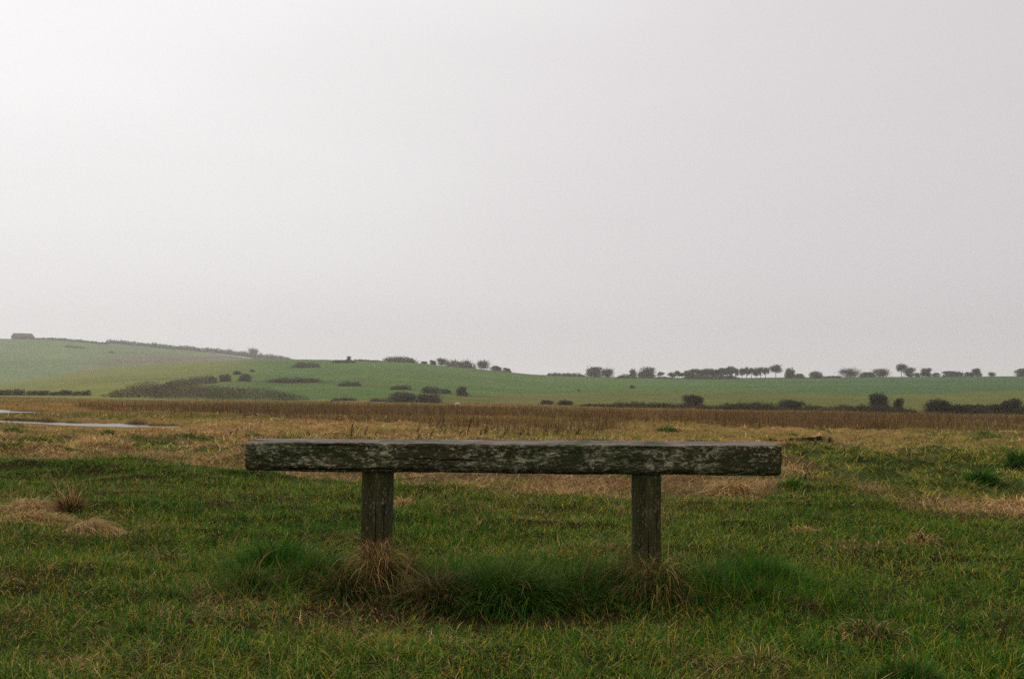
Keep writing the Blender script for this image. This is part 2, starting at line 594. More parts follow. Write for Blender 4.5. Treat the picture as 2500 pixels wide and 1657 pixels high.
def scatter_fan(y0, y1, dens, margin=1.2, half=.53):
    """random points over the ground fan between two distances, dens = points per m2"""
    n = int((half * (y1 * y1 - y0 * y0) + 2 * margin * (y1 - y0)) * dens)
    # area-true sampling in y
    u = rng.random(n * 2)
    y = y0 + (y1 - y0) * u
    wmax = half * y1 + margin
    x = rng.uniform(-wmax, wmax, len(y))
    k = np.abs(x) < half * y + margin
    x, y = x[k], y[k]
    A = (half * (y1 + y0) + 2 * margin) * (y1 - y0)
    n = min(len(x), int(A * dens))
    return x[:n], y[:n]


def pick_colors(n, straw, kind='lawn'):
    greens = np.array([(.046, .150, .008), (.066, .175, .012), (.105, .205, .018), (.155, .23, .024), (.150, .225, .07), (.030, .108, .008)])
    straws = np.array([(.50, .315, .13), (.40, .23, .085), (.60, .40, .185), (.27, .15, .06), (.47, .26, .115)])
    yell = np.array([(.36, .315, .03), (.44, .33, .05)])
    c = greens[rng.integers(0, len(greens), n)]
    s = rng.random(n) < straw
    c[s] = straws[rng.integers(0, len(straws), s.sum())]
    ye = (~s) & (rng.random(n) < .30)
    c[ye] = yell[rng.integers(0, 2, ye.sum())]
    return c * rng.uniform(.75, 1.25, n)[:, None]


BENCH_Y = 3.57
def clumped(y0, y1, dens, per, spread, loose=.4):
    """points gathered into little tufts: x, y, tuft id, offset from the tuft's middle"""
    cx, cy = scatter_fan(y0, y1, dens * (1 - loose) / per)
    k = np.repeat(np.arange(len(cx)), per)
    sp = spread * rng.uniform(.5, 1.4, len(cx))[k]
    ox = rng.normal(0, 1, len(k)) * sp * .5; oy = rng.normal(0, 1, len(k)) * sp * .5
    lx, ly = scatter_fan(y0, y1, dens * loose)
    x = np.concatenate([cx[k] + ox, lx]); y = np.concatenate([cy[k] + oy, ly])
    ids = np.concatenate([k, len(cx) + np.arange(len(lx)) % 4000])
    ang = np.concatenate([np.arctan2(oy, ox), rng.uniform(0, 6.28, len(lx))])
    rel = np.concatenate([np.hypot(ox, oy) / spread, np.full(len(lx), .5)])
    return x, y, ids, ang, rel


parts = []
for y0, y1, dens in ((1.7, 2.8, 52000), (2.8, 3.9, 38000), (3.9, 5.2, 24000), (5.2, 7, 14000), (7, 9, 9000), (9, 11.5, 6000)):
    x, y, ids, ang, rel = clumped(y0, y1, dens, 36, .05 + .006 * y0, .5)
    s, rz = straw_field(x, y)
    keep = rng.random(len(x)) > rz
    _, soil = zone_col(x, y)
    keep &= rng.random(len(x)) > soil * .93
    clump = fbm(x + 5, y - 3, .26, 3); big = fbm(x - 7, y + 13, .9, 3)
    bare = np.clip((.31 - clump) * 4, 0, .6)
    keep &= rng.random(len(x)) > bare
    x, y, s, clump, big, ids, ang, rel, soil = (v[keep] for v in (x, y, s, clump, big, ids, ang, rel, soil))
    n = len(x)
    P = np.stack([x, y, terrain(x, y) - .004], -1)
    tone = rng.random(ids.max() + 1)[ids]; tone2 = rng.random(ids.max() + 1)[ids]
    kind_ = rng.random(ids.max() + 1)[ids]          # some tufts stand tall, some are dead
    tall = kind_ < .08; deadt = (kind_ > .94) & (y > 1)
    L = rng.gamma(5, .0060, n) * (.55 + .8 * clump) * (.6 + .8 * big) * (.55 + .9 * tone2) * np.where(tall, 2.1, 1) * np.where(deadt, 1.5, 1)
    L = L * (1 + .07 * np.maximum(y - 4, 0))
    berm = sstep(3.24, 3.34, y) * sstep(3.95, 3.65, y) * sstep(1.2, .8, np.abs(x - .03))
    L = L * (1 + 2.2 * berm * (.5 + fbm(x, y, .3, 2)))
    phi = ang + rng.normal(0, .9, n) + fbm(x, y + 20, .5, 2) * 5
    lean = np.clip(rng.normal(.62, .4, n) * (.5 + .8 * rel), 0, 1.5)
    w = rng.uniform(.0012, .0028, n) * (1 + .16 * max(y0 - 2.5, 0))
    # whole tufts lean to dead or living
    sa = np.clip(s * 1.15 + (tone - .5) * .45 * (s > .03) + .01, 0.04, 1)
    sa = np.where(deadt, .85, np.where(tall, .05, sa))
    c = pick_colors(n, sa)
    deep = np.clip((fbm(x + 70, y, .8, 2) - .42) * 3.5 + (tone2 - .6) * .8, 0, 1)[:, None] * (c[:, 1:2] > c[:, 0:1])
    c = c * (1 - deep * np.array([.42, .16, .45])) * (.72 + .7 * tone2)[:, None] * np.where(tall, .72, 1)[:, None]
    dead = c[:, 0] > c[:, 1] * 1.15
    lean = np.where(dead, np.clip(lean + .55, .5, 1.52), lean)
    L = np.minimum(L * np.where(dead, .85, 1.05), np.where(tall | deadt, .10, .06) + .09 * berm)
    sg = 3 if y1 < 3 else 2
    # broad patches: lush, yellowing and greyish turf
    hue = fbm(x * .7 + 11, y + 60, .75, 3); lush = np.clip((hue - .52) * 4, 0, 1)[:, None]; dull = np.clip((.46 - hue) * 4, 0, 1)[:, None]
    c = c * (1 - lush * np.array([.42, .16, .35]) ) * (1 + dull * np.array([.28, .10, .45]))
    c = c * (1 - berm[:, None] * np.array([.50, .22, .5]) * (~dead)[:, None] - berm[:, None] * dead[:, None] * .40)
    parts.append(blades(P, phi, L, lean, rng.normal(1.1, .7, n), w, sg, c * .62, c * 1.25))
V, q, t, C = merge(parts)
o = build('turf_grass', V, q, t, C, MAT_GRASS)
tag(o, 'short green turf speckled with dead blades on the ground around the bench', 'grass', kind='stuff')

# rough straw and green grass beyond the turf
parts = []
for y0, y1, dens, lw in ((5.2, 8, 4200, .0040), (8, 11, 3000, .0055), (11, 15, 1700, .0078), (15, 20, 900, .011), (20, 27, 420, .015), (27, 36, 160, .022), (36, 47, 85, .03), (47, 60, 45, .04)):
    sp = .16 + .012 * y0
    x, y, ids, ang, rel = clumped(y0, y1, dens, 60, sp, .3)
    s, rz = straw_field(x, y)
    keep = rng.random(len(x)) < np.where(y > 12, 1, rz)
    keep &= (water_amount(x, y) < .08) & (ditch_shaded_soil(x, y) < .3)
    keep &= (near_bank(x, y) < .84) | (rng.random(len(x)) < .25)
    clump = fbm(x + 5, y - 3, .9, 3)
    keep &= rng.random(len(x)) > np.clip((.42 - clump) * 3, 0, .6)
    x, y, s, clump, ids, ang, rel = (v[keep] for v in (x, y, s, clump, ids, ang, rel))
    n = len(x)
    P = np.stack([x, y, terrain(x, y) - .01], -1)
    nb = near_bank(x, y)
    tone = rng.random(ids.max() + 1)[ids]; tone2 = rng.random(ids.max() + 1)[ids]
    L = rng.gamma(7, .026, n) * (.4 + 1.1 * clump) * (.55 + .9 * tone2) * np.where(y < 12, .85, 1.05) * (1 - .965 * np.sqrt(nb))
    flow = fbm(x, y + 20, 1.6, 2) * 9
    phi = np.where(rel < .9, ang, flow) + rng.normal(0, .7, n)
    L = np.minimum(L, np.interp(y, [6, 10, 14, 22, 30], [.12, .15, .19, .26, .4]))
    lean = np.clip(rng.normal(1.12, .28, n) * (.65 + .5 * rel), .15, 1.52)
    px, py, _ = project(P)
    s = np.where(y > 21, np.clip(.52 + (fbm(x, y, 5, 3) - .5) * 2.6 + (fbm(x + 77, y, 1.7, 2) - .5) * 2.2 + .25 * sstep(1300, 600, px) - .2 * sstep(1900, 2300, px), .05, .95), s)
    s = np.clip((s - .5) * 1.9 + .5 + (tone - .5) * .5, .02, 1)
    c = pick_colors(n, s)
    rg = (c[:, 1] > c[:, 0])[:, None]
    c = np.where(rg, c * np.array([.98, .84, 1.1]) * (1 + .3 * sstep(18, 35, y))[:, None], c)
    c = c * (.62 + .75 * tone2)[:, None] * (.7 + .75 * fbm(x - 9, y + 4, .55, 2))[:, None] * (.55 + .9 * fbm(x + 13, y * .7 - 4, 1.5, 3))[:, None] * np.where(rg[:, 0], .86, 1.08)[:, None]
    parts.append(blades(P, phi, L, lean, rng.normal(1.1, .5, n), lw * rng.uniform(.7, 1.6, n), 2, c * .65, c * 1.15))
V, q, t, C = merge(parts)
o = build('rough_grass', V, q, t, C, MAT_GRASS)
tag(o, 'tangled straw and green rough grass between the turf and the brown reeds', 'grass', kind='stuff')

# reed bed
REED_FRONT = np.array([(-800, 990), (0, 990), (150, 993), (250, 1005), (420, 1010), (560, 1012), (700, 1024), (1000, 1035), (1120, 1068), (1450, 1066), (1600, 1036), (1750, 1043), (2000, 1050), (2300, 1060), (2500, 1062), (3300, 1090)], float)
parts = []
for y0, y1, dens in ((26, 36, 60), (36, 50, 42), (50, 70, 22), (70, 95, 13), (95, 130, 7)):
    cx_, cy_ = scatter_fan(y0, y1, dens / 22, 3)
    kk = np.repeat(np.arange(len(cx_)), 22)
    x = cx_[kk] + rng.normal(0, .3 + .006 * y0, len(kk)); y = cy_[kk] + rng.normal(0, .3 + .006 * y0, len(kk))
    P = np.stack([x, y, terrain(x, y) - .02], -1)
    px, py, _ = project(P)
    hor = HORIZON + (px - CX) * math.tan(ROLL)
    py = hor + (CAM[2] - MARSH) * F / y                     # foot line on the level marsh
    lim = np.interp(px, REED_FRONT[:, 0], REED_FRONT[:, 1]) + (fbm(x, y, 6, 3) - .5) * 16
    thin = np.where((px > 1000) & (px < 1620) & (py > 1036), .6, 1.0)
    pt = np.clip((fbm(x + 3, y, 8, 3) - .3) * 4, .15, 1)
    keep = (py < lim) & (rng.random(len(x)) < pt * thin) & (water_amount(x, y) < .05)
    far_end = np.interp(px, [-500, 0, 300, 700, 1200, 2500], [70, 72, 95, 120, 125, 115])
    keep &= y < far_end * (.9 + .2 * fbm(x, y, 10))
    tone = rng.random(len(cx_))[kk][keep]; tone2 = rng.random(len(cx_))[kk][keep]; fl = rng.uniform(0, 6.28, len(cx_))[kk][keep]
    x, y, P = x[keep], y[keep], P[keep]
    n = len(x)
    L = rng.normal(.58, .14, n) * (.55 + .55 * fbm(x, y, 4, 3) + .4 * fbm(x + 50, y, 17, 2)) * (1 - .25 * sstep(60, 120, y))
    base = np.array([(.13, .072, .030), (.17, .10, .045), (.23, .14, .065), (.09, .052, .025), (.30, .19, .085)])
    L = L * (.6 + .7 * tone2)
    c = base[rng.integers(0, 5, n)] * rng.uniform(.7, 1.25, n)[:, None] * (.6 + .7 * tone)[:, None]
    c = c * np.where((tone2 > .72)[:, None], np.array([1.0, 1.12, .8]), np.array([1.06, .94, .9]))
    phi = fl + rng.normal(0, .9, n)
    w = rng.uniform(.010, .022, n) * (y / 42) ** .8
    parts.append(blades(P, phi, L, np.abs(rng.normal(.15, .28, n)), rng.normal(.3, .35, n), w, 2, c * .75, c * 1.15))
V, q, t, C = merge(parts)
o = build('reed_bed', V, q, t, C, MAT_GRASS)
tag(o, 'broad band of dead brown reeds across the flat marsh', 'reeds', kind='stuff')

# low marsh grass between the reeds and the foot of the hills
parts = []
for y0, y1, dens in ((47, 75, 14), (75, 120, 5), (120, 180, 2.2), (180, 260, 1.0)):
    x, y = scatter_fan(y0, y1, dens, 3)
    r_ = np.hypot(x, y)
    keep = (water_amount(x, y) < .05) & (near_bank(x, y) < .3) & (r_ < np.interp(np.arctan2(x, y), edge_az, EDGE_R) + 6)
    x, y = x[keep], y[keep]
    n = len(x)
    P = np.stack([x, y, terrain(x, y) - .02], -1)
    g = fbm(x + 90, y, 12, 3)
    s = np.clip(.75 - (g - .45) * 4, .1, .95)
    c = pick_colors(n, s) * np.array([1.0, .9, .75])
    L = rng.uniform(.12, .28, n)
    parts.append(blades(P, rng.uniform(0, 6.28, n), L, np.abs(rng.normal(.5, .3, n)), .4, .03 * (y / 50) * rng.uniform(.6, 1.4, n), 2, c * .8, c))
V, q, t, C = merge(parts)
o = build('marsh_grass', V, q, t, C, MAT_GRASS)
tag(o, 'low yellowish marsh grass between the reeds and the hills', 'grass', kind='stuff')


# ------------------------------------------------------------------ bench
def rounded_section(d, h, rad, n=6):
    pts = []
    for cx, cy, a0 in ((d / 2 - rad, h / 2 - rad, 0), (-d / 2 + rad, h / 2 - rad, 90), (-d / 2 + rad, -h / 2 + rad, 180), (d / 2 - rad, -h / 2 + rad, 270)):
        for i in range(n + 1):
            a = math.radians(a0 + 90 * i / n)
            pts.append((cx + rad * math.cos(a), cy + rad * math.sin(a)))
    return np.array(pts)


def densify(sec, step):
    out = []
    for i in range(len(sec)):
        a, b = sec[i], sec[(i + 1) % len(sec)]
        k = max(1, int(np.linalg.norm(b - a) / step))
        for j in range(k):
            out.append(a + (b - a) * j / k)
    return np.array(out)


def beam(length, d, h, rad, step, amp, seed, bow=0.0, low_cut=0.0):
    """timber along +X with rounded worn arrises; returns verts, quads, tris, normal-ish z per quad"""
    sec = densify(rounded_section(d, h, rad), step)
    ns = len(sec)
    xs = np.concatenate([[-length / 2], -length / 2 + np.array([.002, .005, .009, .014]), np.arange(-length / 2 + .02, length / 2 - .02, step * 1.3), length / 2 - np.array([.014, .009, .005, .002]), [length / 2]])
    V = []
    for x in xs:
        e = min(x + length / 2, length / 2 - x)
        sh = 1 - .09 * max(0, 1 - e / .012) ** 2
        p = sec.copy() * [1 - (1 - sh) * h / d, sh]
        if low_cut:
            lo = p[:, 1] < 0
            k_ = np.clip((-h / 2 + low_cut - p[:, 1]) / low_cut, 0, 1)          # undercut lower front arris
            p[:, 0] = np.where(lo & (p[:, 0] < 0), p[:, 0] + .9 * low_cut * k_, p[:, 0])
        ax = np.full(ns, x)
        nn = (fbm(ax * 1 + seed + p[:, 0] * 3, p[:, 1] * 3 + p[:, 0] * 5, .06, 4) - .5) * amp + (fbm(ax + seed, p[:, 1] * 9 + p[:, 0] * 7, .35, 2) - .5) * amp * 1.3
        rr_ = np.linalg.norm(p, axis=1)[:, None]
        p = p + p / rr_ * nn[:, None]
        z = p[:, 1] + bow * (1 - (2 * x / length) ** 2)
        V.append(np.stack([ax + (0 if e > .02 else 1) * (fbm(p[:, 0] + seed, p[:, 1], .03, 2) - .5) * .006, p[:, 0], z], -1))
    n = len(xs)
    V = np.concatenate(V)
    i, j = np.meshgrid(np.arange(n - 1), np.arange(ns), indexing='ij')
    jn = (j + 1) % ns
    Qd = np.stack([i * ns + j, (i + 1) * ns + j, (i + 1) * ns + jn, i * ns + jn], -1).reshape(-1, 4)
    V = np.concatenate([V, [[-length / 2 - .0005, 0, 0], [length / 2 + .0005, 0, 0]]])
    k = np.arange(ns)
    T = np.concatenate([np.stack([np.full(ns, n * ns), k, (k + 1) % ns], -1), np.stack([np.full(ns, n * ns + 1), (n - 1) * ns + (k + 1) % ns, (n - 1) * ns + k], -1)])
    return V, Qd, T


DL, DR = 3.63, 3.50
A3 = at_depth(597.0, 1079.0, DL); B3 = at_depth(1909.0, 1089.0, DR)
e1 = (B3 - A3); LEN = np.linalg.norm(e1); e1 /= LEN
e3 = np.array([0, 0, 1.0]); e3 -= e1 * (e3 @ e1); e3 /= np.linalg.norm(e3)
e2 = np.cross(e3, e1)
DEPTH, THICK = .17, .105
front_mid = (A3 + B3) / 2
PITCH_SEAT = 0.052                                     # the plank leans a little towards the viewer
ca, sa_ = math.cos(PITCH_SEAT), math.sin(PITCH_SEAT)
f2 = e2 * ca + e3 * sa_; f3 = e3 * ca - e2 * sa_
seat_c = front_mid + f2 * DEPTH / 2 - f3 * THICK / 2
base_z = float(terrain(seat_c[0], seat_c[1]))
bench = empty('bench', (seat_c[0], seat_c[1], base_z))
tag(bench, 'low backless bench of weathered lichen-covered timber on two posts in the grass', 'bench')
bpy.context.view_layer.update()
binv = bench.matrix_basis.inverted()
V, q, t = beam(LEN, DEPTH, THICK, .008, .006, .006, 3.0, low_cut=.019)
zmid = V[q][:, :, 2].mean(1)
nz = np.zeros(len(q))
qa = V[q]
nv = np.cross(qa[:, 1] - qa[:, 0], qa[:, 3] - qa[:, 0]); nv /= np.linalg.norm(nv, axis=1)[:, None] + 1e-12
# orientation check: faces must point outwards
outw = (nv * (qa.mean(1) * [0, 1, 1])).sum(1)
if outw.mean() < 0:
    q = q[:, ::-1]; t = t[:, ::-1]; nv = -nv
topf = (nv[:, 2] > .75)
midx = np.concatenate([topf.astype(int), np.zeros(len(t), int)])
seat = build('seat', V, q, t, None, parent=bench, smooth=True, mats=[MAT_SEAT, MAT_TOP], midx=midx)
seat.matrix_local = binv @ Matrix(((e1[0], f2[0], f3[0], seat_c[0]), (e1[1], f2[1], f3[1], seat_c[1]), (e1[2], f2[2], f3[2], seat_c[2]), (0, 0, 0, 1)))
LEGW, LEGD = .096, .11
for frac, seed in ((.2468, 7.0), (.7572, 12.0)):
    c = A3 + e1 * LEN * frac + f2 * (DEPTH / 2) - f3 * THICK
    gz_ = float(terrain(c[0], c[1])) - .25
    top = c[2] + .004
    H = top - gz_
    V, q, t = beam(H, LEGD, LEGW, .007, .012, .004, seed)
    V = V[:, [2, 1, 0]]                    # stand it up: x<-width, y depth, z length
    qa = V[q]; nv = np.cross(qa[:, 1] - qa[:, 0], qa[:, 3] - qa[:, 0])
    if (nv * (qa.mean(1) * [1, 1, 0])).sum(1).mean() < 0:
        q = q[:, ::-1]; t = t[:, ::-1]
    leg = build('leg', V, q, t, None, MAT_LEG, bench, smooth=True)
    leg.matrix_local = binv @ Matrix(((e1[0], e2[0], 0, c[0]), (e1[1], e2[1], 0, c[1]), (0, 0, 1, gz_ + H / 2), (0, 0, 0, 1)))

# ------------------------------------------------------------------ tussocks
PAL = {
    'green': [(.028, .115, .008), (.045, .14, .011), (.065, .165, .016), (.10, .185, .028)],
    'straw': [(.64, .43, .18), (.52, .33, .13), (.72, .52, .25), (.38, .23, .085)],
    'gold': [(.52, .33, .11), (.62, .42, .16), (.38, .23, .075), (.2, .12, .04)],
    'brown': [(.15, .08, .034), (.20, .115, .046), (.09, .05, .022), (.25, .16, .065)],
    'mixed': [(.045, .115, .012), (.075, .135, .02), (.24, .16, .06), (.14, .09, .035), (.036, .10, .012)],
}


G1 = 'grass tussocks grown up around the bench posts'


def tussock(label, cx, base_py, wpx, hpx, pal, n_, droop=1.2, lean=.55, group=None, wid=.0028, depth=None, aim=None, front=0.0, name='grass_tussock', cat='grass tussock', dist=None, hang=0.0):
    n = int(n_ * (1.7 if group == G1 else 1.2))
    p, r = hit(cx, base_py)
    if dist is not None:
        q_ = at_depth(cx, base_py, dist); p = np.array([q_[0], q_[1], float(terrain(q_[0], q_[1]))]); r = dist
    sc = r / F
    W, H = wpx * sc, hpx * sc
    D = depth if depth is not None else W * .6
    a = rng.uniform(0, 2 * math.pi, n); rr = np.sqrt(rng.random(n))
    ox = np.cos(a) * rr * W * .36; oy = np.sin(a) * rr * D * .36
    x = p[0] + ox; y = p[1] + oy
    P = np.stack([x, y, terrain(x, y) - .01], -1)
    gz0 = P[:, 2].copy()
    mound = (1 - rr ** 2) * H * .5
    P[:, 2] += np.maximum(mound, 0) * rng.random(n) ** .8
    if hang:
        P[:, 2] += H * rng.uniform(.15, hang, n)
    phi = np.arctan2(oy / max(D, .01), ox / max(W, .01)) + rng.normal(0, 1.0, n)
    if aim is not None:
        phi = aim + rng.normal(0, .7, n)
    L = H * rng.gamma(9, .085, n) * (1.15 - .35 * rr)
    le = np.clip(rng.normal(lean + .1, .35, n) * (.45 + .8 * rr), 0, 1.5)
    cu = np.clip(rng.normal(droop * 1.1, .28, n), -.2, 2.6)
    if hang: L = L * 1.25
    pc = np.array(PAL[pal]); c = pc[rng.integers(0, len(pc), n)] * rng.uniform(.75, 1.25, n)[:, None]
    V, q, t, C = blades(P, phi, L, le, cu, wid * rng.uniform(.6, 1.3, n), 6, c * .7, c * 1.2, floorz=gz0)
    o = build(name, V - p, q, t, C, MAT_GRASS)
    o.location = p
    tag(o, label, cat, group)
    return o


def two_tone(label, cx, base_py, wpx, hpx, pals, n, **k):
    """one tussock of two colours of blade, in one mesh"""
    PAL['_'] = PAL[pals[0]] * pals[2] + PAL[pals[1]] * pals[3]
    return tussock(label, cx, base_py, wpx, hpx, '_', n, **k)



two_tone('golden straw tussock draped around the foot of the left bench post', 918, 1460, 88, 122, ('gold', 'brown', 2, 1), 460, droop=2.3, lean=.35, group=G1, depth=.14, wid=.0022, dist=3.45, hang=.5)
two_tone('rusty brown tussock beside the right edge of the left bench post', 990, 1440, 130, 115, ('brown', 'mixed', 1, 1), 420, group=G1, depth=.2)
tussock('deep green bushy tussock left of the left bench post', 670, 1404, 270, 88, 'green', 1900, droop=.9, lean=.6, group=G1, wid=.0034)
tussock('small dark green tuft with long arching blades at the far left under the seat end', 612, 1452, 120, 92, 'mixed', 480, droop=1.5, lean=.5, group=G1)
two_tone('low russet tuft between the green tussock and left bench post', 738, 1452, 170, 75, ('brown', 'mixed', 2, 1), 520, droop=1.3, group=G1)
two_tone('olive tuft of long blades just left of the golden tussock', 840, 1462, 130, 110, ('mixed', 'brown', 2, 1), 520, droop=1.4, lean=.4, group=G1)
two_tone('biggest green tussock, in the middle under the bench seat', 1235, 1482, 390, 122, ('green', 'mixed', 3, 1), 3200, droop=1.2, lean=.5, group=G1, depth=.3)
two_tone('dull olive tussock between the middle green tussock and left post', 1068, 1480, 200, 110, ('mixed', 'brown', 1, 1), 900, droop=1.35, group=G1)
two_tone('low green and brown tuft right of the middle green tussock', 1420, 1466, 200, 105, ('green', 'mixed', 1, 2), 950, droop=1.2, group=G1)
two_tone('tall straw and brown tussock wrapped round the right bench post', 1602, 1468, 215, 112, ('mixed', 'gold', 2, 1), 780, droop=2.0, lean=.5, hang=.3, wid=.0024, group=G1, depth=.24, dist=3.42)
two_tone('dark olive tuft hugging the left side of the right bench post', 1515, 1462, 130, 118, ('mixed', 'brown', 2, 1), 480, droop=1.25, group=G1)
tussock('deep green bushy tussock under the right end of the seat', 1845, 1436, 310, 90, 'green', 2100, droop=.9, lean=.65, group=G1)
two_tone('dark flattened tuft below the right green tussock', 1770, 1476, 190, 62, ('mixed', 'brown', 2, 1), 560, droop=1.5, group=G1)
two_tone('brown flattened tuft at the lower right of the bench', 1950, 1490, 170, 55, ('brown', 'mixed', 2, 1), 420, droop=1.5, lean=.8, group=G1)
two_tone('long green tuft bridging the left post and the middle tussock', 1130, 1462, 240, 95, ('green', 'mixed', 2, 1), 1500, droop=1.3, group=G1, depth=.28, wid=.0024)
two_tone('low dark green tuft between the right post and the right green tussock', 1715, 1452, 220, 88, ('green', 'mixed', 2, 1), 1300, droop=1.2, group=G1, depth=.26, wid=.0024)
two_tone('dark green tuft between the far left green tussock and the left post', 790, 1436, 220, 92, ('green', 'mixed', 2, 1), 1400, droop=1.1, group=G1, depth=.26, wid=.0024)
two_tone('long green tuft filling the gap left of the right post', 1470, 1450, 190, 95, ('green', 'mixed', 2, 1), 1200, droop=1.2, group=G1, depth=.26, wid=.0024)
for k in range(22):
    px_ = rng.uniform(570, 1960)
    two_tone('ragged low tuft in the strip of long grass under the bench', px_, rng.uniform(1425, 1492) - abs(px_ - 1250) * .03, rng.uniform(70, 190), rng.uniform(45, 95),
             (('green', 'mixed', 1, 1), ('mixed', 'brown', 2, 1), ('green', 'brown', 2, 1))[k % 3], 420, droop=rng.uniform(.8, 1.7), lean=rng.uniform(.4, .9), group=G1, depth=rng.uniform(.12, .3), wid=.0026, aim=rng.uniform(0, 6.28) if k % 2 else None)
G2 = 'separate tussocks in the turf'
two_tone('dark tussock with pale arching blades in the lower right turf', 2125, 1562, 190, 75, ('mixed', 'straw', 3, 1), 560, droop=1.7, lean=.5, group=G2)
two_tone('bright green tuft cut by the bottom edge at the right', 2230, 1668, 230, 70, ('green', 'mixed', 3, 1), 900, droop=.8, group=G2)
two_tone('small dark tuft in the turf left of the bench', 412, 1372, 90, 45, ('mixed', 'straw', 3, 1), 260, droop=1.5, group=G2)
two_tone('dark green tuft low in the left turf', 405, 1462, 110, 48, ('green', 'mixed', 1, 1), 300, droop=1.3, group=G2)
two_tone('dark green tuft near the bottom left below the others', 335, 1545, 150, 42, ('mixed', 'green', 1, 1), 320, droop=1.4, group=G2)
two_tone('pale bleached tuft in the bottom right turf', 1860, 1620, 190, 58, ('mixed', 'straw', 2, 1), 380, droop=1.6, lean=.8, group=G2)
G3 = 'clumps of dead straw in the turf'
tussock('heap of pale straw at the far left edge of the turf', 75, 1250, 200, 56, 'straw', 2200, droop=1.6, lean=1.2, group=G3, wid=.0032, name='straw_clump', cat='straw clump')
two_tone('upright brown clump just right of the pale straw heap', 172, 1252, 70, 58, ('brown', 'straw', 2, 1), 420, droop=.6, lean=.4, group=G3, wid=.005, name='straw_clump', cat='straw clump')
tussock('curling wave of straw in front of the upright brown clump', 215, 1304, 210, 58, 'straw', 2300, droop=1.9, lean=1.1, group=G3, wid=.003, aim=0.3, name='straw_clump', cat='straw clump')
tussock('long flattened streak of straw running in from the left edge', 90, 1274, 330, 40, 'straw', 3000, droop=1.3, lean=1.2, group=G3, wid=.0032, aim=-.4, depth=.3, name='straw_clump', cat='straw clump')
tussock('little straw heap seen just right of the left bench post', 985, 1238, 62, 36, 'straw', 240, droop=1.5, lean=.7, group=G3, wid=.006, name='straw_clump', cat='straw clump')
tussock('large straw clump on the turf edge seen under the right seat end', 1790, 1207, 150, 50, 'straw', 600, droop=1.5, lean=.7, group=G3, wid=.007, name='straw_clump', cat='straw clump')
two_tone('low golden clump right of the right bench post', 1965, 1300, 80, 28, ('straw', 'gold', 1, 1), 240, droop=1.4, group=G3, wid=.0045, name='straw_clump', cat='straw clump')
two_tone('round brown clump in the turf far right of the bench', 2255, 1330, 82, 42, ('brown', 'straw', 1, 1), 300, droop=1.6, group=G3, wid=.005, name='straw_clump', cat='straw clump')
two_tone('small faded clump low in the turf far right, below the straw band', 2100, 1345, 60, 22, ('straw', 'mixed', 1, 2), 140, droop=1.4, group=G3, wid=.005, name='straw_clump', cat='straw clump')
G4 = 'green tussocks in the rough grass'
tussock('dark green tussock in the straw at the far right', 2395, 1182, 95, 46, 'green', 520, droop=1.1, group=G4, wid=.008)
tussock('flat green tussock by the right end of the seat', 1935, 1188, 110, 28, 'green', 380, droop=1.1, lean=.9, group=G4, wid=.007)
tussock('green tussock cut by the right edge, higher up', 2490, 1140, 80, 52, 'green', 420, droop=1.0, group=G4, wid=.009)
tussock('green tussock behind the seat among yellow grass', 1630, 1054, 70, 16, 'green', 200, droop=1.0, group=G4, wid=.03)
tussock('green tussock on the reed edge at the far right', 2410, 1068, 80, 20, 'green', 220, droop=1.0, group=G4, wid=.02)
tussock('small green tussock in the straw at far left', 30, 1052, 60, 12, 'green', 160, droop=1.0, group=G4, wid=.02)
tussock('green tussock in straw left of the seat end, near the stream', 265, 1060, 55, 14, 'green', 160, droop=1.0, group=G4, wid=.02)

# dead stalks standing in the rough grass
stalks = [(545, 1068, 24), (560, 1072, 18), (610, 1076, 20), (628, 1080, 26), (640, 1073, 14), (690, 1070, 22), (706, 1072, 16), (728, 1072, 36), (738, 1070, 22), (760, 1068, 16), (790, 1072, 20), (868, 1070, 34), (884, 1068, 30), (905, 1072, 20),
          (950, 1070, 24), (965, 1068, 18), (1020, 1072, 22), (1030, 1070, 40), (1052, 1072, 36), (1064, 1068, 44), (1090, 1070, 24), (1110, 1072, 40), (1128, 1072, 28), (1150, 1070, 36), (1166, 1070, 30), (1185, 1068, 26),
          (1205, 1070, 48), (1222, 1072, 40), (1236, 1068, 36), (1262, 1070, 44), (1280, 1072, 30), (1300, 1072, 40), (1322, 1070, 28), (1345, 1072, 34), (1372, 1070, 26), (1400, 1072, 30), (1430, 1070, 22), (1470, 1072, 18)]


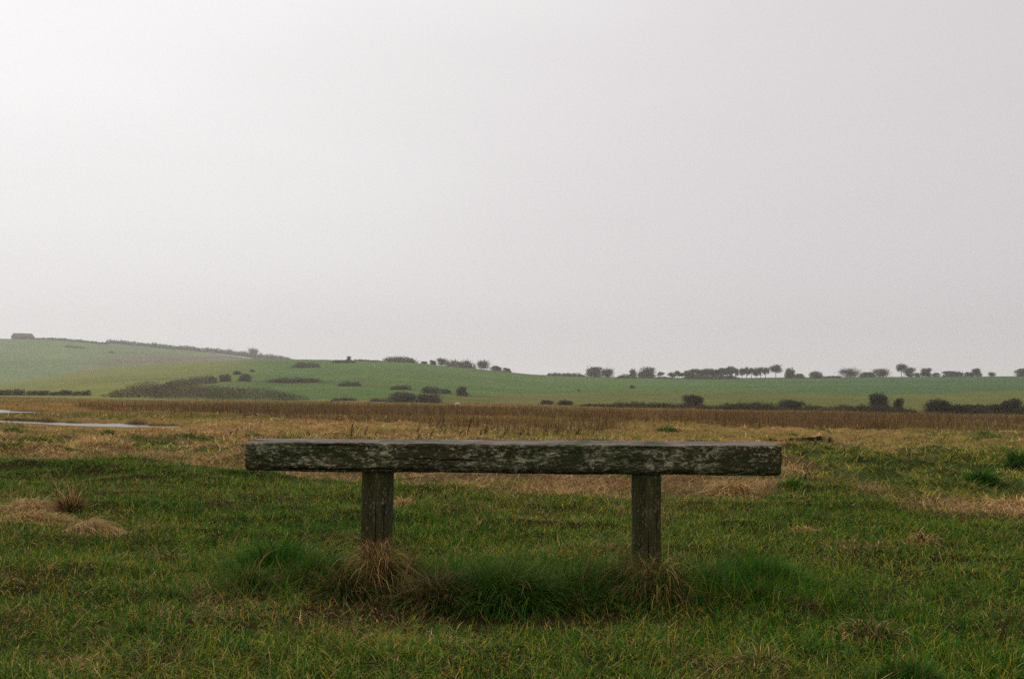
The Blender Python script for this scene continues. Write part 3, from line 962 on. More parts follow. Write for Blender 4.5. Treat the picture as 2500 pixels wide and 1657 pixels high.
def stalk(px, base, hpx, label, group, thick=1.0):
    p, r = hit(px, base)
    H = hpx * r / F
    n = 40
    th = .012 * thick * r / 18
    a = rng.normal(.2, .6)
    parts = []
    nb = 3
    P = np.tile(np.array([0, 0, -.03]), (nb, 1)) + np.c_[rng.normal(0, .002, (nb, 2)), np.zeros(nb)]
    c = np.array([(.06, .036, .018)] * nb)
    parts.append(blades(P, a + rng.normal(0, .3, nb), H * rng.uniform(.8, 1.05, nb), rng.uniform(.1, .4, nb), rng.uniform(.1, .6, nb), th, 5, c, c, twist=np.zeros(nb), floor=False))
    # withered side leaves and seed head
    sp = parts[0][0].reshape(nb, 11, 3)
    j_ = rng.integers(1, 5, n); which = rng.integers(0, nb, n); fr = rng.random(n)[:, None]
    P = sp[which, 2 * j_] * (1 - fr) + sp[which, np.minimum(2 * j_ + 2, 10)] * fr
    c = np.array([(.07, .042, .02), (.12, .07, .03), (.05, .03, .016)])[rng.integers(0, 3, n)]
    parts.append(blades(P, rng.uniform(0, 6.28, n), H * rng.uniform(.10, .28, n), rng.uniform(.2, 1.0, n), rng.uniform(0, 1.2, n), th * 1.1, 3, c, c, floor=False))
    V, q, t, C = merge(parts)
    o = build('dead_stalk', V, q, t, C, MAT_GRASS)
    o.location = p
    tag(o, label, 'dead stalk', group)


for s in stalks:
    if rng.random() < .25: continue
    stalk(s[0] + rng.uniform(-16, 16), s[1] + rng.uniform(-14, 1), s[2] * rng.uniform(.55, 1.2), 'thin dark dead stalk standing in the straw behind the bench seat', 'dead stalks standing behind the bench')
stalk(1962, 1172, 44, 'wispy brown dead stalk standing in straw right of the seat end', 'dead stalks standing right of the bench', 1.2)


# ------------------------------------------------------------------ shrubs, hedges and trees
EVER = [(.035, .046, .014), (.05, .06, .02), (.07, .07, .028), (.026, .034, .011)]
DUN = [(.118, .104, .056), (.142, .125, .07), (.09, .082, .043), (.16, .136, .078), (.088, .095, .04)]
RIDGE = [(.11, .12, .072), (.135, .14, .088), (.09, .098, .058), (.15, .145, .10)]
OLV = [(.055, .058, .02), (.075, .07, .027), (.042, .046, .016), (.095, .078, .033)]
PALE = [(.19, .155, .12), (.16, .13, .10), (.22, .185, .145), (.13, .105, .08)]
PALS = {'ridge': RIDGE, 'ever': EVER, 'dun': DUN, 'olive': OLV, 'pale': PALE}


def leaf_cloud(centres, radii, n, size, pal, sliver=False, shell=.45):
    """n small leaf-clump faces through a set of ellipsoid lobes"""
    vol = np.prod(radii, 1) ** (2 / 3)
    k = rng.choice(len(centres), n, p=vol / vol.sum())
    d = rng.normal(0, 1, (n, 3)); d /= np.linalg.norm(d, axis=1)[:, None]
    rad = (shell + (1 - shell) * rng.random(n)) * rng.uniform(.85, 1.18, n)
    rad = np.where(rng.random(n) < .16, rad * rng.uniform(1.05, 1.4, n), rad)
    P = centres[k] + d * rad[:, None] * radii[k]
    a = rng.normal(0, 1, (n, 3)); a /= np.linalg.norm(a, axis=1)[:, None]
    b = np.cross(a, rng.normal(0, 1, (n, 3))); b /= np.linalg.norm(b, axis=1)[:, None] + 1e-9
    s = size * rng.uniform(.5, 1.3, n)[:, None]
    if sliver:
        a = d * .9 + a * .35 + np.array([0, 0, .25]); a /= np.linalg.norm(a, axis=1)[:, None]
        b = np.cross(a, rng.normal(0, 1, (n, 3))); b /= np.linalg.norm(b, axis=1)[:, None] + 1e-9
        A = a * s * 2.4; B = b * s * .17
    else:
        A = a * s * .75; B = b * s * .5
    V = np.stack([P - A, P + B * .9 + A * .1, P + A, P - B * .9 - A * .1], 1).reshape(-1, 3)
    q = np.arange(4 * n).reshape(n, 4)
    pc = np.array(PALS[pal]); tone = .84 + .32 * (np.sin(centres[:, 0] * 12.9 + centres[:, 2] * 7.7) * .5 + .5)
    c = pc[rng.integers(0, len(pc), n)] * rng.uniform(.82, 1.18, n)[:, None] * tone[k][:, None]
    return V, q, np.repeat(c, 4, axis=0)


def tube(pts, rads, ns=6):
    pts = np.array(pts, float); n = len(pts)
    V = []
    for i in range(n):
        d = pts[min(i + 1, n - 1)] - pts[max(i - 1, 0)]; d /= np.linalg.norm(d) + 1e-9
        s = np.cross(d, [0.3, 1, .1]); s /= np.linalg.norm(s); u = np.cross(s, d)
        for j in range(ns):
            a = 2 * math.pi * j / ns
            V.append(pts[i] + rads[i] * (math.cos(a) * s + math.sin(a) * u))
    q = [(i * ns + j, i * ns + (j + 1) % ns, (i + 1) * ns + (j + 1) % ns, (i + 1) * ns + j) for i in range(n - 1) for j in range(ns)]
    return np.array(V), np.array(q)


def make_trunk(H, spread, top_frac, limbs, parent, r0_=None, fork=0.0):
    r0_ = r0_ or H * .028
    parts = []; off = 0; V = []; Qd = []
    def add(pts, rads):
        nonlocal off
        v, q = tube(pts, rads); V.append(v); Qd.append(q + off); off += len(v)
    bend = rng.normal(0, .03 * H, 2)
    main = [(0, 0, -.3), (bend[0] * .2, bend[1] * .2, H * top_frac * .35), (bend[0] * .6, bend[1] * .6, H * top_frac * .7), (bend[0], bend[1], H * top_frac)]
    add(main, [r0_ * 1.25, r0_, r0_ * .75, r0_ * .35])
    for i in range(limbs):
        f = rng.uniform(.35, .95)
        b = np.array(main[1]) * (1 - f) + np.array(main[3]) * f
        a = rng.uniform(0, 6.28); l = spread * rng.uniform(.45, .95)
        e = b + np.array([math.cos(a) * l, math.sin(a) * l, l * rng.uniform(.5, 1.3)])
        e[2] = min(e[2], H * .97)
        m_ = (b + e) / 2 + [0, 0, -l * .08]
        add([b, m_, e], [r0_ * .5, r0_ * .33, r0_ * .12])
    v = np.concatenate(V); q = np.concatenate(Qd)
    c = np.tile(np.array([.05, .04, .03]), (len(v), 1))
    build('trunk', v, q, None, c, MAT_BARK, parent, smooth=True)


def lobes_for(W, H, D, n, z0=0.0, ztop=None, flat=False):
    """overlapping lobes filling a W x D x H crown standing on z0"""
    C, R = [], []
    if n <= 6:
        C.append((0, 0, H * .34)); R.append((W * .46, D * .45, H * .52))
        C.append((0, 0, H * .12)); R.append((W * .50, D * .48, H * .34))
        for i in range(n + 2):
            a = rng.uniform(0, 6.28); q_ = rng.uniform(.1, .30)
            k = rng.uniform(.18, .30)
            C.append((math.cos(a) * q_ * W, math.sin(a) * q_ * D, H * rng.uniform(.40, .74)))
            R.append((W * k, D * k, H * rng.uniform(.18, .27)))
        return np.array(C), np.array(R)
    for i in range(n):
        t = (i + .5) / n * 2 - 1
        prof = max((1 - abs(t) ** 4) ** .5, .5)
        hh = H * (0.66 + .38 * rng.random()) * prof
        rx = W / n * rng.uniform(1.2, 1.9)
        C.append((np.clip(t * W / 2 + rng.normal(0, .15) * W / n, -W / 2 + rx * .7, W / 2 - rx * .7), rng.uniform(-.3, .3) * D, z0 + hh * .3))
        R.append((rx, D * rng.uniform(.35, .5), hh * .68))
    return np.array(C), np.array(R)


NPX = 1.9


def plant(kind, name, cat, label, x0, x1, yt, yb, pal='ever', group=None, dens=1.0, lobes=None, depth=None):
    cx = (x0 + x1) / 2
    p, r = hit(cx, yb)
    # stand on the crest when the photo puts the foot on the skyline
    sc = r / F
    W, H = (x1 - x0) * sc, (yb - yt) * sc * (1.0 if kind in ('bush', 'hedge') else 1.12)
    loc = np.array([p[0], p[1], float(terrain(p[0], p[1]))])
    A = (x1 - x0) * (yb - yt)
    D = depth if depth else max(min(W, H * 2.2), H * .8)
    size = 1.9 * sc
    if kind in ('bush', 'hedge'):
        nl = lobes or int(np.clip(round(W / H * 2.0), 3, 16))
        if kind == 'bush' and W < 3.2 * H: nl = min(nl, 6)
        C, R = lobes_for(W, H, D, nl)
        C[:, 2] -= H * .06
        n = int(np.clip(A * NPX * 1.5 * dens, 200, 9000))
        V, q, c = leaf_cloud(C, R, n, size, pal)
        # feet of the shrub follow the ground
        gx_ = V[:, 0] + loc[0]; gy_ = V[:, 1] + loc[1]
        dz = terrain(gx_, gy_) - loc[2]
        V[:, 2] += np.clip(dz, -3, 3)
        o = build(name, V, q, None, c, MAT_LEAF)
        o.location = loc
        tag(o, label, cat, group)
        return o
    root = empty(name, loc)
    tag(root, label, cat, group)
    if kind == 'tree':
        nl = lobes or 6
        C, R = [], []
        for i in range(nl):
            a = rng.uniform(0, 6.28); rr = rng.uniform(.0, .30)
            z = H * rng.uniform(.34, .76)
            k = rng.uniform(.22, .34)
            C.append((math.cos(a) * rr * W, math.sin(a) * rr * D, z)); R.append((W * k, D * k, H * rng.uniform(.16, .25)))
        C.append((0, 0, H * .56)); R.append((W * .38, D * .36, H * .42))
        C.append((W * .04, 0, H * .26)); R.append((W * .46, D * .4, H * .30))
        C.append((-W * .2, 0, H * .2)); R.append((W * .28, D * .3, H * .26))
        C.append((W * .2, 0, H * .2)); R.append((W * .28, D * .3, H * .26))
        make_trunk(H, W * .4, .75, 5, root)
        V, q, c = leaf_cloud(np.array(C), np.array(R), int(np.clip(A * NPX * 1.3 * dens, 180, 5000)), size, pal, shell=.35)
        build('crown', V, q, None, c, MAT_LEAF, root)
    elif kind == 'pine':
        nl = lobes or 5
        C, R = [], []
        for i in range(nl):
            t = (i + .5) / nl * 2 - 1
            C.append((t * W * .32 + rng.normal(0, .04) * W, rng.uniform(-.25, .25) * W, H * rng.uniform(.42, .80)))
            R.append((W * rng.uniform(.22, .32), W * .28, H * rng.uniform(.17, .27)))
        C.append((0, 0, H * .76)); R.append((W * .36, W * .3, H * .24))
        make_trunk(H, W * .42, .85, 6, root, H * .022)
        V, q, c = leaf_cloud(np.array(C), np.array(R), int(np.clip(A * NPX * 1.1 * dens, 120, 1800)), size * .85, pal, shell=.3)
        build('crown', V, q, None, c, MAT_LEAF, root)
    elif kind == 'bare':
        C = [(0, 0, H * .50), (0, 0, H * .22)]; R = [(W * .46, D * .4, H * .46), (W * .44, D * .4, H * .28)]
        for i in range(5):
            C.append((rng.uniform(-.3, .3) * W, rng.uniform(-.2, .2) * D, H * rng.uniform(.4, .68))); R.append((W * .22, D * .2, H * .26))
        make_trunk(H, W * .5, .8, 10, root, H * .018)
        V, q, c = leaf_cloud(np.array(C), np.array(R), int(np.clip(A * NPX * 1.2 * dens, 140, 2200)), size * .9, pal, sliver=True, shell=.2)
        build('crown', V, q, None, c, MAT_LEAF, root)
    return root


def scrub(name, cat, label, top, bot, pal, nl, rad, group=None):
    """a thicket spread over a slope between an upper and a lower line"""
    top = np.array(top, float); bot = np.array(bot, float)
    C, R = [], []
    p0, r0__ = hit(top[len(top) // 2][0], (np.interp(top[len(top) // 2][0], bot[:, 0], bot[:, 1])))
    for i in range(nl):
        px = rng.uniform(top[0, 0], top[-1, 0])
        a = np.interp(px, top[:, 0], top[:, 1]); b = np.interp(px, bot[:, 0], bot[:, 1])
        hpx = rad * F / r0__
        room = (b - a) * r0__ / F
        a = min(a + hpx * .9, b)
        py = b - (b - a) * rng.random()
        p, r = hit(px, py)
        k = min(rad * rng.uniform(.6, 1.25), .75 * room + .15)
        C.append(p - p0 + [0, 0, k * .35]); R.append((k * 1.25, k * 1.25, k * .85))
    C = np.array(C); R = np.array(R)
    A = np.trapz(np.interp(np.arange(top[0, 0], top[-1, 0]), bot[:, 0], bot[:, 1]) - np.interp(np.arange(top[0, 0], top[-1, 0]), top[:, 0], top[:, 1]))
    V, q, c = leaf_cloud(C, R, int(np.clip(A * 3.4, 600, 30000)), 2.0 * r0__ / F, pal, shell=.55)
    o = build(name, V, q, None, c, MAT_LEAF)
    o.location = p0
    tag(o, label, cat, group)


# --- far left hill
GH = 'hedges along the top of the far hill'
plant('hedge', 'hedge', 'hedge', 'thin low hedge on the far hilltop just right of the barn', 84, 258, 826, 831.5, 'dun', GH, lobes=24)
plant('hedge', 'hedge', 'hedge', 'rounded hump of hedge highest on the far skyline', 262, 318, 827, 838, 'dun', GH)
plant('hedge', 'hedge', 'hedge', 'even dark hedge on the far skyline right of the rounded hump', 312, 438, 836, 847, 'dun', GH, lobes=22)
plant('hedge', 'hedge', 'hedge', 'thicker hedge on the far skyline just above the pale track', 425, 545, 845, 857, 'dun', GH, lobes=18)
plant('hedge', 'hedge', 'hedge', 'deep broad hedge on the far slope left of the small bare tree', 515, 630, 851, 868, 'dun', GH, lobes=18)
plant('hedge', 'hedge', 'hedge', 'last hedge on the far skyline, tapering down towards the green hill', 622, 712, 863, 876, 'dun', GH, lobes=16)
plant('bare', 'bare_tree', 'tree', 'small hazy bare tree rising from the hedge on the far hill', 603, 632, 851, 868, 'pale', None)
plant('bush', 'bush', 'bush', 'lone dark speck of a bush on the open far hillside below the hedge', 264, 280, 856, 862, 'dun', 'specks of bush on the far hill')
plant('bush', 'bush', 'bush', 'tiny bush on the open far hillside below the thin hedge and barn', 160, 206, 844, 849, 'dun', 'specks of bush on the far hill')

# --- shrubs at the foot of the yellowish slope, far left
GL = 'shrubs in a row at the foot of the left slope'
for i, (a, b, tp) in enumerate(((-12, 30, 950), (28, 62, 948), (62, 92, 953), (88, 122, 951), (120, 150, 955), (142, 176, 950), (174, 202, 954), (198, 222, 951))):
    plant('bush', 'shrub', 'shrub', 'small grey brown shrub in the row at the foot of the far left slope', a, b, tp, 965, 'dun', GL, lobes=4)

# --- scrub on the mid hill
scrub('thicket', 'thicket', 'largest dark thicket sprawling over the lower slope left of centre', [(240, 966), (300, 950), (350, 932), (400, 940), (450, 936), (560, 945), (640, 942), (700, 955), (755, 968)],
      [(240, 968), (350, 971), (500, 976), (640, 977), (755, 976)], 'dun', 300, 2.3)
scrub('thicket', 'thicket', 'narrow strip of scrub climbing from the large thicket towards the single bushes', [(400, 938), (450, 925), (480, 920), (520, 920)], [(400, 950), (450, 943), (480, 938), (520, 936)], 'dun', 45, 1.6)
GM = 'bushes scattered on the green hill'
plant('bush', 'bush', 'bush', 'round bush topping the strip of scrub, left of the gap', 508, 530, 916, 932, 'dun', GM)
plant('bush', 'bush', 'bush', 'spreading bush with ragged top above the light green gap', 534, 566, 910, 931, 'dun', GM)
plant('bush', 'bush', 'bush', 'rounded bush at the upper right end of the scrub above the gap', 580, 614, 909, 930, 'dun', GM)
plant('bush', 'bush', 'bush', 'tiny bush just above the rounded bush on the scrub line', 568, 590, 904, 914, 'dun', GM)
plant('bush', 'bush', 'bush', 'tiniest bush highest above the scrub line', 609, 622, 901, 908, 'dun', GM)
plant('hedge', 'hedge', 'hedge', 'long low hedge across the slope above the big thicket', 655, 784, 918, 934, 'dun', 'short hedges across the green hill', lobes=15)
plant('hedge', 'hedge', 'hedge', 'short dark hedge clump in the middle of the broken hedge line', 826, 880, 927, 942, 'dun', 'short hedges across the green hill', lobes=8)
plant('hedge', 'hedge', 'hedge', 'short sloping hedge clump above the twin-humped thicket', 952, 1004, 936, 951, 'dun', 'short hedges across the green hill', lobes=8)
plant('bush', 'bush', 'bush', 'broad bush near the centre, with the lone tree to its right', 1028, 1078, 940, 960, 'dun', GM)
plant('bush', 'bush', 'bush', 'lower bush joined to the right side of the broad bush', 1072, 1106, 947, 961, 'dun', GM)
plant('tree', 'tree', 'tree', 'small lone round tree standing just left of the blue trough', 1112, 1144, 944, 966, 'dun', None, dens=1.4)
plant('bush', 'thicket', 'thicket', 'tall left hump of the dark thicket at the hill foot near centre', 935, 1025, 952, 981, 'dun', 'twin thickets at the foot of the green hill', dens=1.2)
plant('bush', 'thicket', 'thicket', 'rounded right hump of the dark thicket at the hill foot near centre', 1012, 1082, 959, 983, 'dun', 'twin thickets at the foot of the green hill', dens=1.2)
plant('bush', 'bush', 'bush', 'low flat bush at the hill foot between the two dark thickets', 808, 872, 968, 978, 'dun', GM)
plant('bush', 'bush', 'bush', 'low dark bush trailing left from the twin thickets', 905, 950, 970, 980, 'dun', GM)
# skyline of the green hill
plant('bush', 'bush', 'bush', 'low ragged scrub patch on the slope just below the skyline at the left', 716, 778, 881, 897, 'dun', 'scrub on the crest of the green hill')
plant('bush', 'bush', 'bush', 'flat scrub on the crest with the slim upright tree in it', 812, 866, 875, 886, 'dun', 'scrub on the crest of the green hill')
plant('tree', 'tree', 'tree', 'slim upright little tree standing alone on the crest scrub', 845, 858, 869, 882, 'dun', None)
plant('hedge', 'hedge', 'hedge', 'thin low hedge running along the crest to the domed copse', 862, 942, 877, 882, 'dun', None, lobes=16)
plant('bush', 'copse', 'copse', 'wide domed brown copse on the crest of the green hill', 938, 1018, 866, 883, 'dun', 'copses on the crest of the green hill', lobes=9)
plant('bush', 'bush', 'bush', 'small low bush between the domed copse and the round dark bush', 1026, 1046, 879, 886, 'dun', 'scrub on the crest of the green hill')
plant('bush', 'bush', 'bush', 'neat round dark bush on the crest of the green hill', 1048, 1066, 874, 886, 'ever', 'scrub on the crest of the green hill')
plant('bare', 'bare_tree', 'tree', 'pale bare tree between the round dark bush and the pointed copse', 1064, 1094, 871, 888, 'pale', 'bare trees on the green hill crest')
plant('bush', 'copse', 'copse', 'pointed brown copse on the falling crest, its peak in the middle', 1088, 1162, 873, 894, 'dun', 'copses on the crest of the green hill', lobes=9)
plant('bare', 'bare_tree', 'tree', 'pale bare tree right of the pointed copse on the falling crest', 1162, 1200, 878, 899, 'pale', 'bare trees on the green hill crest')
plant('bush', 'bush', 'bush', 'dark bush right of the pale bare tree on the falling crest', 1196, 1228, 889, 903, 'dun', 'scrub on the crest of the green hill')
plant('bush', 'bush', 'bush', 'last small round bush at the lower end of the crest line', 1226, 1250, 896, 908, 'dun', 'scrub on the crest of the green hill')

# --- ridge trees, right half
GR = 'trees along the right-hand ridge'
plant('hedge', 'scrub', 'scrub', 'long low mound of brown scrub at the left end of the ridge trees', 1338, 1428, 908, 918, 'dun', None, lobes=12)
plant('tree', 'tree', 'tree', 'broad dark tree first on the left of the ridge', 1426, 1474, 896, 920, 'ridge', GR, dens=1.3)
plant('bare', 'bare_tree', 'tree', 'grey bare tree touching the first dark ridge tree', 1464, 1502, 900, 921, 'pale', GR, dens=1.4)
plant('hedge', 'hedge', 'hedge', 'low dark hedge rising to the small conifer on the ridge', 1508, 1556, 912, 923, 'ridge', 'low hedges between the ridge trees', lobes=8)
plant('tree', 'tree', 'tree', 'small pointed conifer rising over the low ridge hedge', 1536, 1556, 899, 921, 'ridge', GR)
plant('tree', 'tree', 'tree', 'large rounded dark tree right of the small conifer', 1554, 1602, 897, 923, 'ridge', GR, dens=1.4)
plant('pine', 'pine_tree', 'pine tree', 'tiny flat-topped pine standing alone right of the large rounded tree', 1604, 1622, 908, 923, 'ridge', GR)
plant('hedge', 'hedge', 'hedge', 'thin hedge at the feet of the tiny flat-topped pine', 1598, 1640, 918, 924, 'ridge', 'low hedges between the ridge trees', lobes=9)
for a, b, tp in ((1628, 1652, 909), (1644, 1664, 907), (1656, 1676, 910)):
    plant('pine', 'pine_tree', 'pine tree', 'low spreading pine in the small group left of the dense pine wood', a, b, tp, 925, 'ridge', 'small group of low pines')
for i in range(11):
    a = 1668 + i * 11.6
    plant('pine', 'pine_tree', 'pine tree', 'pine in the dense dark row of the ridge wood', a, a + 22, 905 - i * .4 + rng.uniform(-2, 2) - (3 if i == 9 else 0), 925, 'ridge', 'pines of the dense ridge wood', dens=1.3)
plant('hedge', 'undergrowth', 'undergrowth', 'dark undergrowth filling the foot of the dense pine wood', 1672, 1802, 910, 925, 'ridge', None, lobes=16)
for i in range(6):
    a = 1802 + i * 11.5
    plant('pine', 'pine_tree', 'pine tree', 'slim pine in the open row with sky between the trunks', a, a + 19, 899 + rng.uniform(-1.5, 2.5), 924, 'ridge', 'open row of pines on the ridge')
plant('pine', 'pine_tree', 'pine tree', 'broad umbrella-shaped pine at the right end of the open row', 1876, 1912, 894, 922, 'ridge', GR, dens=1.6, lobes=7)
plant('tree', 'tree', 'tree', 'dark upright tree right of the umbrella pine', 1914, 1941, 899, 923, 'ridge', GR, dens=1.3)
plant('bush', 'bush', 'bush', 'low dark bush at the right foot of the dark upright tree', 1938, 1966, 910, 923, 'ridge', 'bushes between the ridge trees')
plant('tree', 'tree', 'tree', 'triangular dark tree alone between two low stretches of ridge', 1974, 2012, 907, 923, 'ridge', GR, dens=1.2)
plant('hedge', 'hedge', 'hedge', 'flat low hedge on the ridge left of the bare trees', 2012, 2054, 916, 922, 'dun', 'low hedges between the ridge trees', lobes=8)
plant('bare', 'bare_tree', 'tree', 'wide pale bare tree first of the two on the right ridge', 2048, 2104, 900, 922, 'pale', GR, dens=1.2)
plant('bush', 'bush', 'bush', 'dark bush between the two wide bare trees on the ridge', 2098, 2136, 907, 921, 'ridge', 'bushes between the ridge trees')
plant('bare', 'bare_tree', 'tree', 'wide pale bare tree second of the two on the right ridge', 2126, 2176, 902, 921, 'pale', GR, dens=1.2)
plant('pine', 'pine_tree', 'pine tree', 'tallest pine on the right ridge with a gap through its crown', 2186, 2216, 892, 919, 'ridge', GR, dens=1.7, lobes=6)
plant('tree', 'tree', 'tree', 'drooping dark tree leaning against the tallest ridge pine', 2208, 2234, 899, 920, 'ridge', GR)
plant('bush', 'bush', 'bush', 'small bush right of the drooping dark ridge tree', 2234, 2246, 908, 919, 'ridge', 'bushes between the ridge trees')
plant('tree', 'tree', 'tree', 'dark domed tree right of the tallest pine, with peaked crown', 2244, 2275, 900, 919, 'ridge', GR, dens=1.3)
plant('bush', 'bush', 'bush', 'small separate round bush between the domed tree and the long block', 2276, 2296, 909, 919, 'ridge', 'bushes between the ridge trees')
plant('bush', 'copse', 'copse', 'long flat-topped block of dark trees on the right ridge', 2299, 2352, 904, 919, 'ridge', None, lobes=6, dens=1.2)
plant('tree', 'tree', 'tree', 'dark tree with a square right side ending the long block', 2372, 2398, 902, 919, 'ridge', GR, dens=1.3)
plant('bush', 'bush', 'bush', 'low dark bush between the long block and the square-sided tree', 2350, 2378, 908, 919, 'ridge', 'bushes between the ridge trees')
plant('bare', 'bare_tree', 'tree', 'tiny faint bare tree alone near the right end of the ridge', 2412, 2430, 910, 919, 'pale', GR)
plant('tree', 'tree', 'tree', 'dark domed tree cut by the right edge on the ridge', 2480, 2522, 902, 919, 'ridge', GR, dens=1.2)
plant('bush', 'bush', 'bush', 'single dark speck of a bush in the green field below the ridge', 1536, 1552, 939, 948, 'dun', 'specks of bush in the field below the ridge')
plant('bush', 'bush', 'bush', 'tiniest bush speck in the field, left of the darker one', 1409, 1417, 950, 954, 'dun', 'specks of bush in the field below the ridge')

# --- dark hedge line at the marsh edge, right half
GB = 'bushes in the hedge line at the edge of the marsh'
plant('bush', 'bush', 'bush', 'small leftmost bush on the marsh edge', 1315, 1355, 974, 987, 'olive', GB)
plant('bush', 'bush', 'bush', 'second small bush on the marsh edge, darker and rounder', 1359, 1403, 974, 989, 'olive', GB)
plant('hedge', 'hedge', 'hedge', 'thin low hedge on the marsh edge right of the two small bushes', 1415, 1491, 983, 992, 'olive', 'hedges at the edge of the marsh', lobes=10)
plant('hedge', 'hedge', 'hedge', 'long ragged hedge on the marsh edge leading to the tall bush', 1471, 1687, 977, 995, 'olive', 'hedges at the edge of the marsh', lobes=15)
plant('bush', 'bush', 'bush', 'tall blunt bush at the end of the long ragged hedge', 1664, 1720, 960, 995, 'olive', GB, lobes=5, dens=1.3)
plant('hedge', 'hedge', 'hedge', 'low hedge sloping down to the right of the tall blunt bush', 1698, 1775, 985, 998, 'olive', 'hedges at the edge of the marsh', lobes=8)
plant('hedge', 'hedge', 'hedge', 'dense even-topped dark hedge behind the right end of the bench', 1761, 1912, 977, 1001, 'ever', 'hedges at the edge of the marsh', lobes=13, dens=1.2)
plant('bush', 'bush', 'bush', 'peaked dark bush at the right end of the even-topped hedge', 1888, 1965, 972, 1001, 'ever', GB, lobes=5)
plant('bush', 'bush', 'bush', 'low rounded bush between the even-topped hedge and the brown gap', 1959, 2019, 984, 1002, 'olive', GB)
plant('hedge', 'hedge', 'hedge', 'thin brownish hedge in the gap between two rounded bushes', 1998, 2065, 989, 1003, 'dun', 'hedges at the edge of the marsh', lobes=8)
plant('bush', 'bush', 'bush', 'low wide rounded bush just left of the tallest marsh-edge bush', 2045, 2125, 985, 1004, 'olive', GB, dens=1.2)
plant('bush', 'bush', 'bush', 'tallest bush on the marsh edge, egg-shaped', 2120, 2172, 955, 1005, 'ever', GB, lobes=4, dens=1.5)
plant('bush', 'bush', 'bush', 'narrow upright bush right of the egg-shaped one', 2180, 2206, 967, 1005, 'ever', GB, lobes=3)
plant('hedge', 'hedge', 'hedge', 'low dark scrub around the feet of the egg-shaped and narrow bushes', 2105, 2235, 990, 1007, 'ever', 'hedges at the edge of the marsh', lobes=12)
plant('bush', 'bush', 'bush', 'big rounded dark bush right of the open gap in the hedge line', 2256, 2318, 967, 1009, 'ever', GB, lobes=4, dens=1.4)
plant('bush', 'bush', 'bush', 'low bush between the big rounded bush and the square dark one', 2297, 2343, 986, 1009, 'ever', GB)
plant('bush', 'bush', 'bush', 'square dark bush in the middle of the right-hand hedge run', 2315, 2369, 984, 1010, 'ever', GB, lobes=4)
plant('bush', 'bush', 'bush', 'brownish ragged bush right of the square dark one', 2345, 2419, 984, 1010, 'olive', GB, dens=1.2)
plant('bush', 'bush', 'bush', 'narrow dark bush with a flat top beside the small gap', 2403, 2445, 982, 1010, 'ever', GB, lobes=3)
plant('bush', 'bush', 'bush', 'round dark bush just right of the small gap near the right edge', 2442, 2492, 972, 1011, 'ever', GB, lobes=4, dens=1.3)
plant('bush', 'bush', 'bush', 'dark bush cut by the right edge on the marsh edge', 2479, 2537, 984, 1012, 'ever', GB)


# ------------------------------------------------------------------ barn and trough
def simple_mat(name, c, rough=.8, sc=3.0, var=.25):
    m, nt, out = nodes_of(name)
    p = nt.nodes.new('ShaderNodeBsdfPrincipled'); p.inputs['Roughness'].default_value = rough
    g = nt.nodes.new('ShaderNodeNewGeometry'); n = nt.nodes.new('ShaderNodeTexNoise'); n.inputs['Scale'].default_value = sc
    n.inputs['Detail'].default_value = 6
    nt.links.new(g.outputs['Position'], n.inputs['Vector'])
    x = nt.nodes.new('ShaderNodeMix'); x.data_type = 'RGBA'
    x.inputs[6].default_value = (*[k * (1 - var) for k in c], 1); x.inputs[7].default_value = (*[k * (1 + var) for k in c], 1)
    nt.links.new(n.outputs['Fac'], x.inputs['Factor']); nt.links.new(x.outputs[2], p.inputs['Base Color'])
    nt.links.new(p.outputs[0], out.inputs['Surface'])
    return m


MAT_WALL = simple_mat('flint_wall', (.13, .10, .08), .9, .8)
MAT_ROOF = simple_mat('old_tiles', (.14, .075, .055), .85, 1.2)
MAT_BLUE = simple_mat('blue_grey_paint', (.16, .22, .33), .5, 6, .15)
pb, rb_ = hit(56, 827)
pb[2] = float(terrain(pb[0], pb[1]))
sc = rb_ / F
BW, BH = 45 * sc, 13 * sc
barn = empty('barn', (pb[0], pb[1], pb[2] - .5))
barn.rotation_euler = (0, 0, .35)
tag(barn, 'long low barn with a hipped tiled roof alone on the far left hilltop', 'barn')
wd, wh = BW * .5, BH * .42
bm = bmesh.new()
w2, d2 = BW / 2, BW * .16
vs = [bm.verts.new(v) for v in [(-w2, -d2, 0), (w2, -d2, 0), (w2, d2, 0), (-w2, d2, 0), (-w2, -d2, wh), (w2, -d2, wh), (w2, d2, wh), (-w2, d2, wh)]]
for f in ((0, 1, 5, 4), (1, 2, 6, 5), (2, 3, 7, 6), (3, 0, 4, 7)):
    bm.faces.new([vs[i] for i in f])
me = bpy.data.meshes.new('wall'); bm.to_mesh(me); bm.free(); me.materials.append(MAT_WALL)
o = bpy.data.objects.new('wall', me); COL.objects.link(o); o.parent = barn
bm = bmesh.new()
e = .5
rh = BH
vs = [bm.verts.new(v) for v in [(-w2 - e, -d2 - e, wh - .15), (w2 + e, -d2 - e, wh - .15), (w2 + e, d2 + e, wh - .15), (-w2 - e, d2 + e, wh - .15), (-w2 * .86, 0, rh), (w2 * .80, 0, rh)]]
for f in ((0, 1, 5, 4), (1, 2, 5), (2, 3, 4, 5), (3, 0, 4), (3, 2, 1, 0)):
    bm.faces.new([vs[i] for i in f])
me = bpy.data.meshes.new('roof'); bm.to_mesh(me); bm.free(); me.materials.append(MAT_ROOF)
o = bpy.data.objects.new('roof', me); COL.objects.link(o); o.parent = barn
bm = bmesh.new()
vs = [bm.verts.new(v) for v in [(-1.6, -d2 - .06, .02), (1.6, -d2 - .06, .02), (1.6, -d2 - .06, wh * .85), (-1.6, -d2 - .06, wh * .85), (-1.6, -d2 - .01, .02), (1.6, -d2 - .01, .02), (1.6, -d2 - .01, wh * .85), (-1.6, -d2 - .01, wh * .85)]]
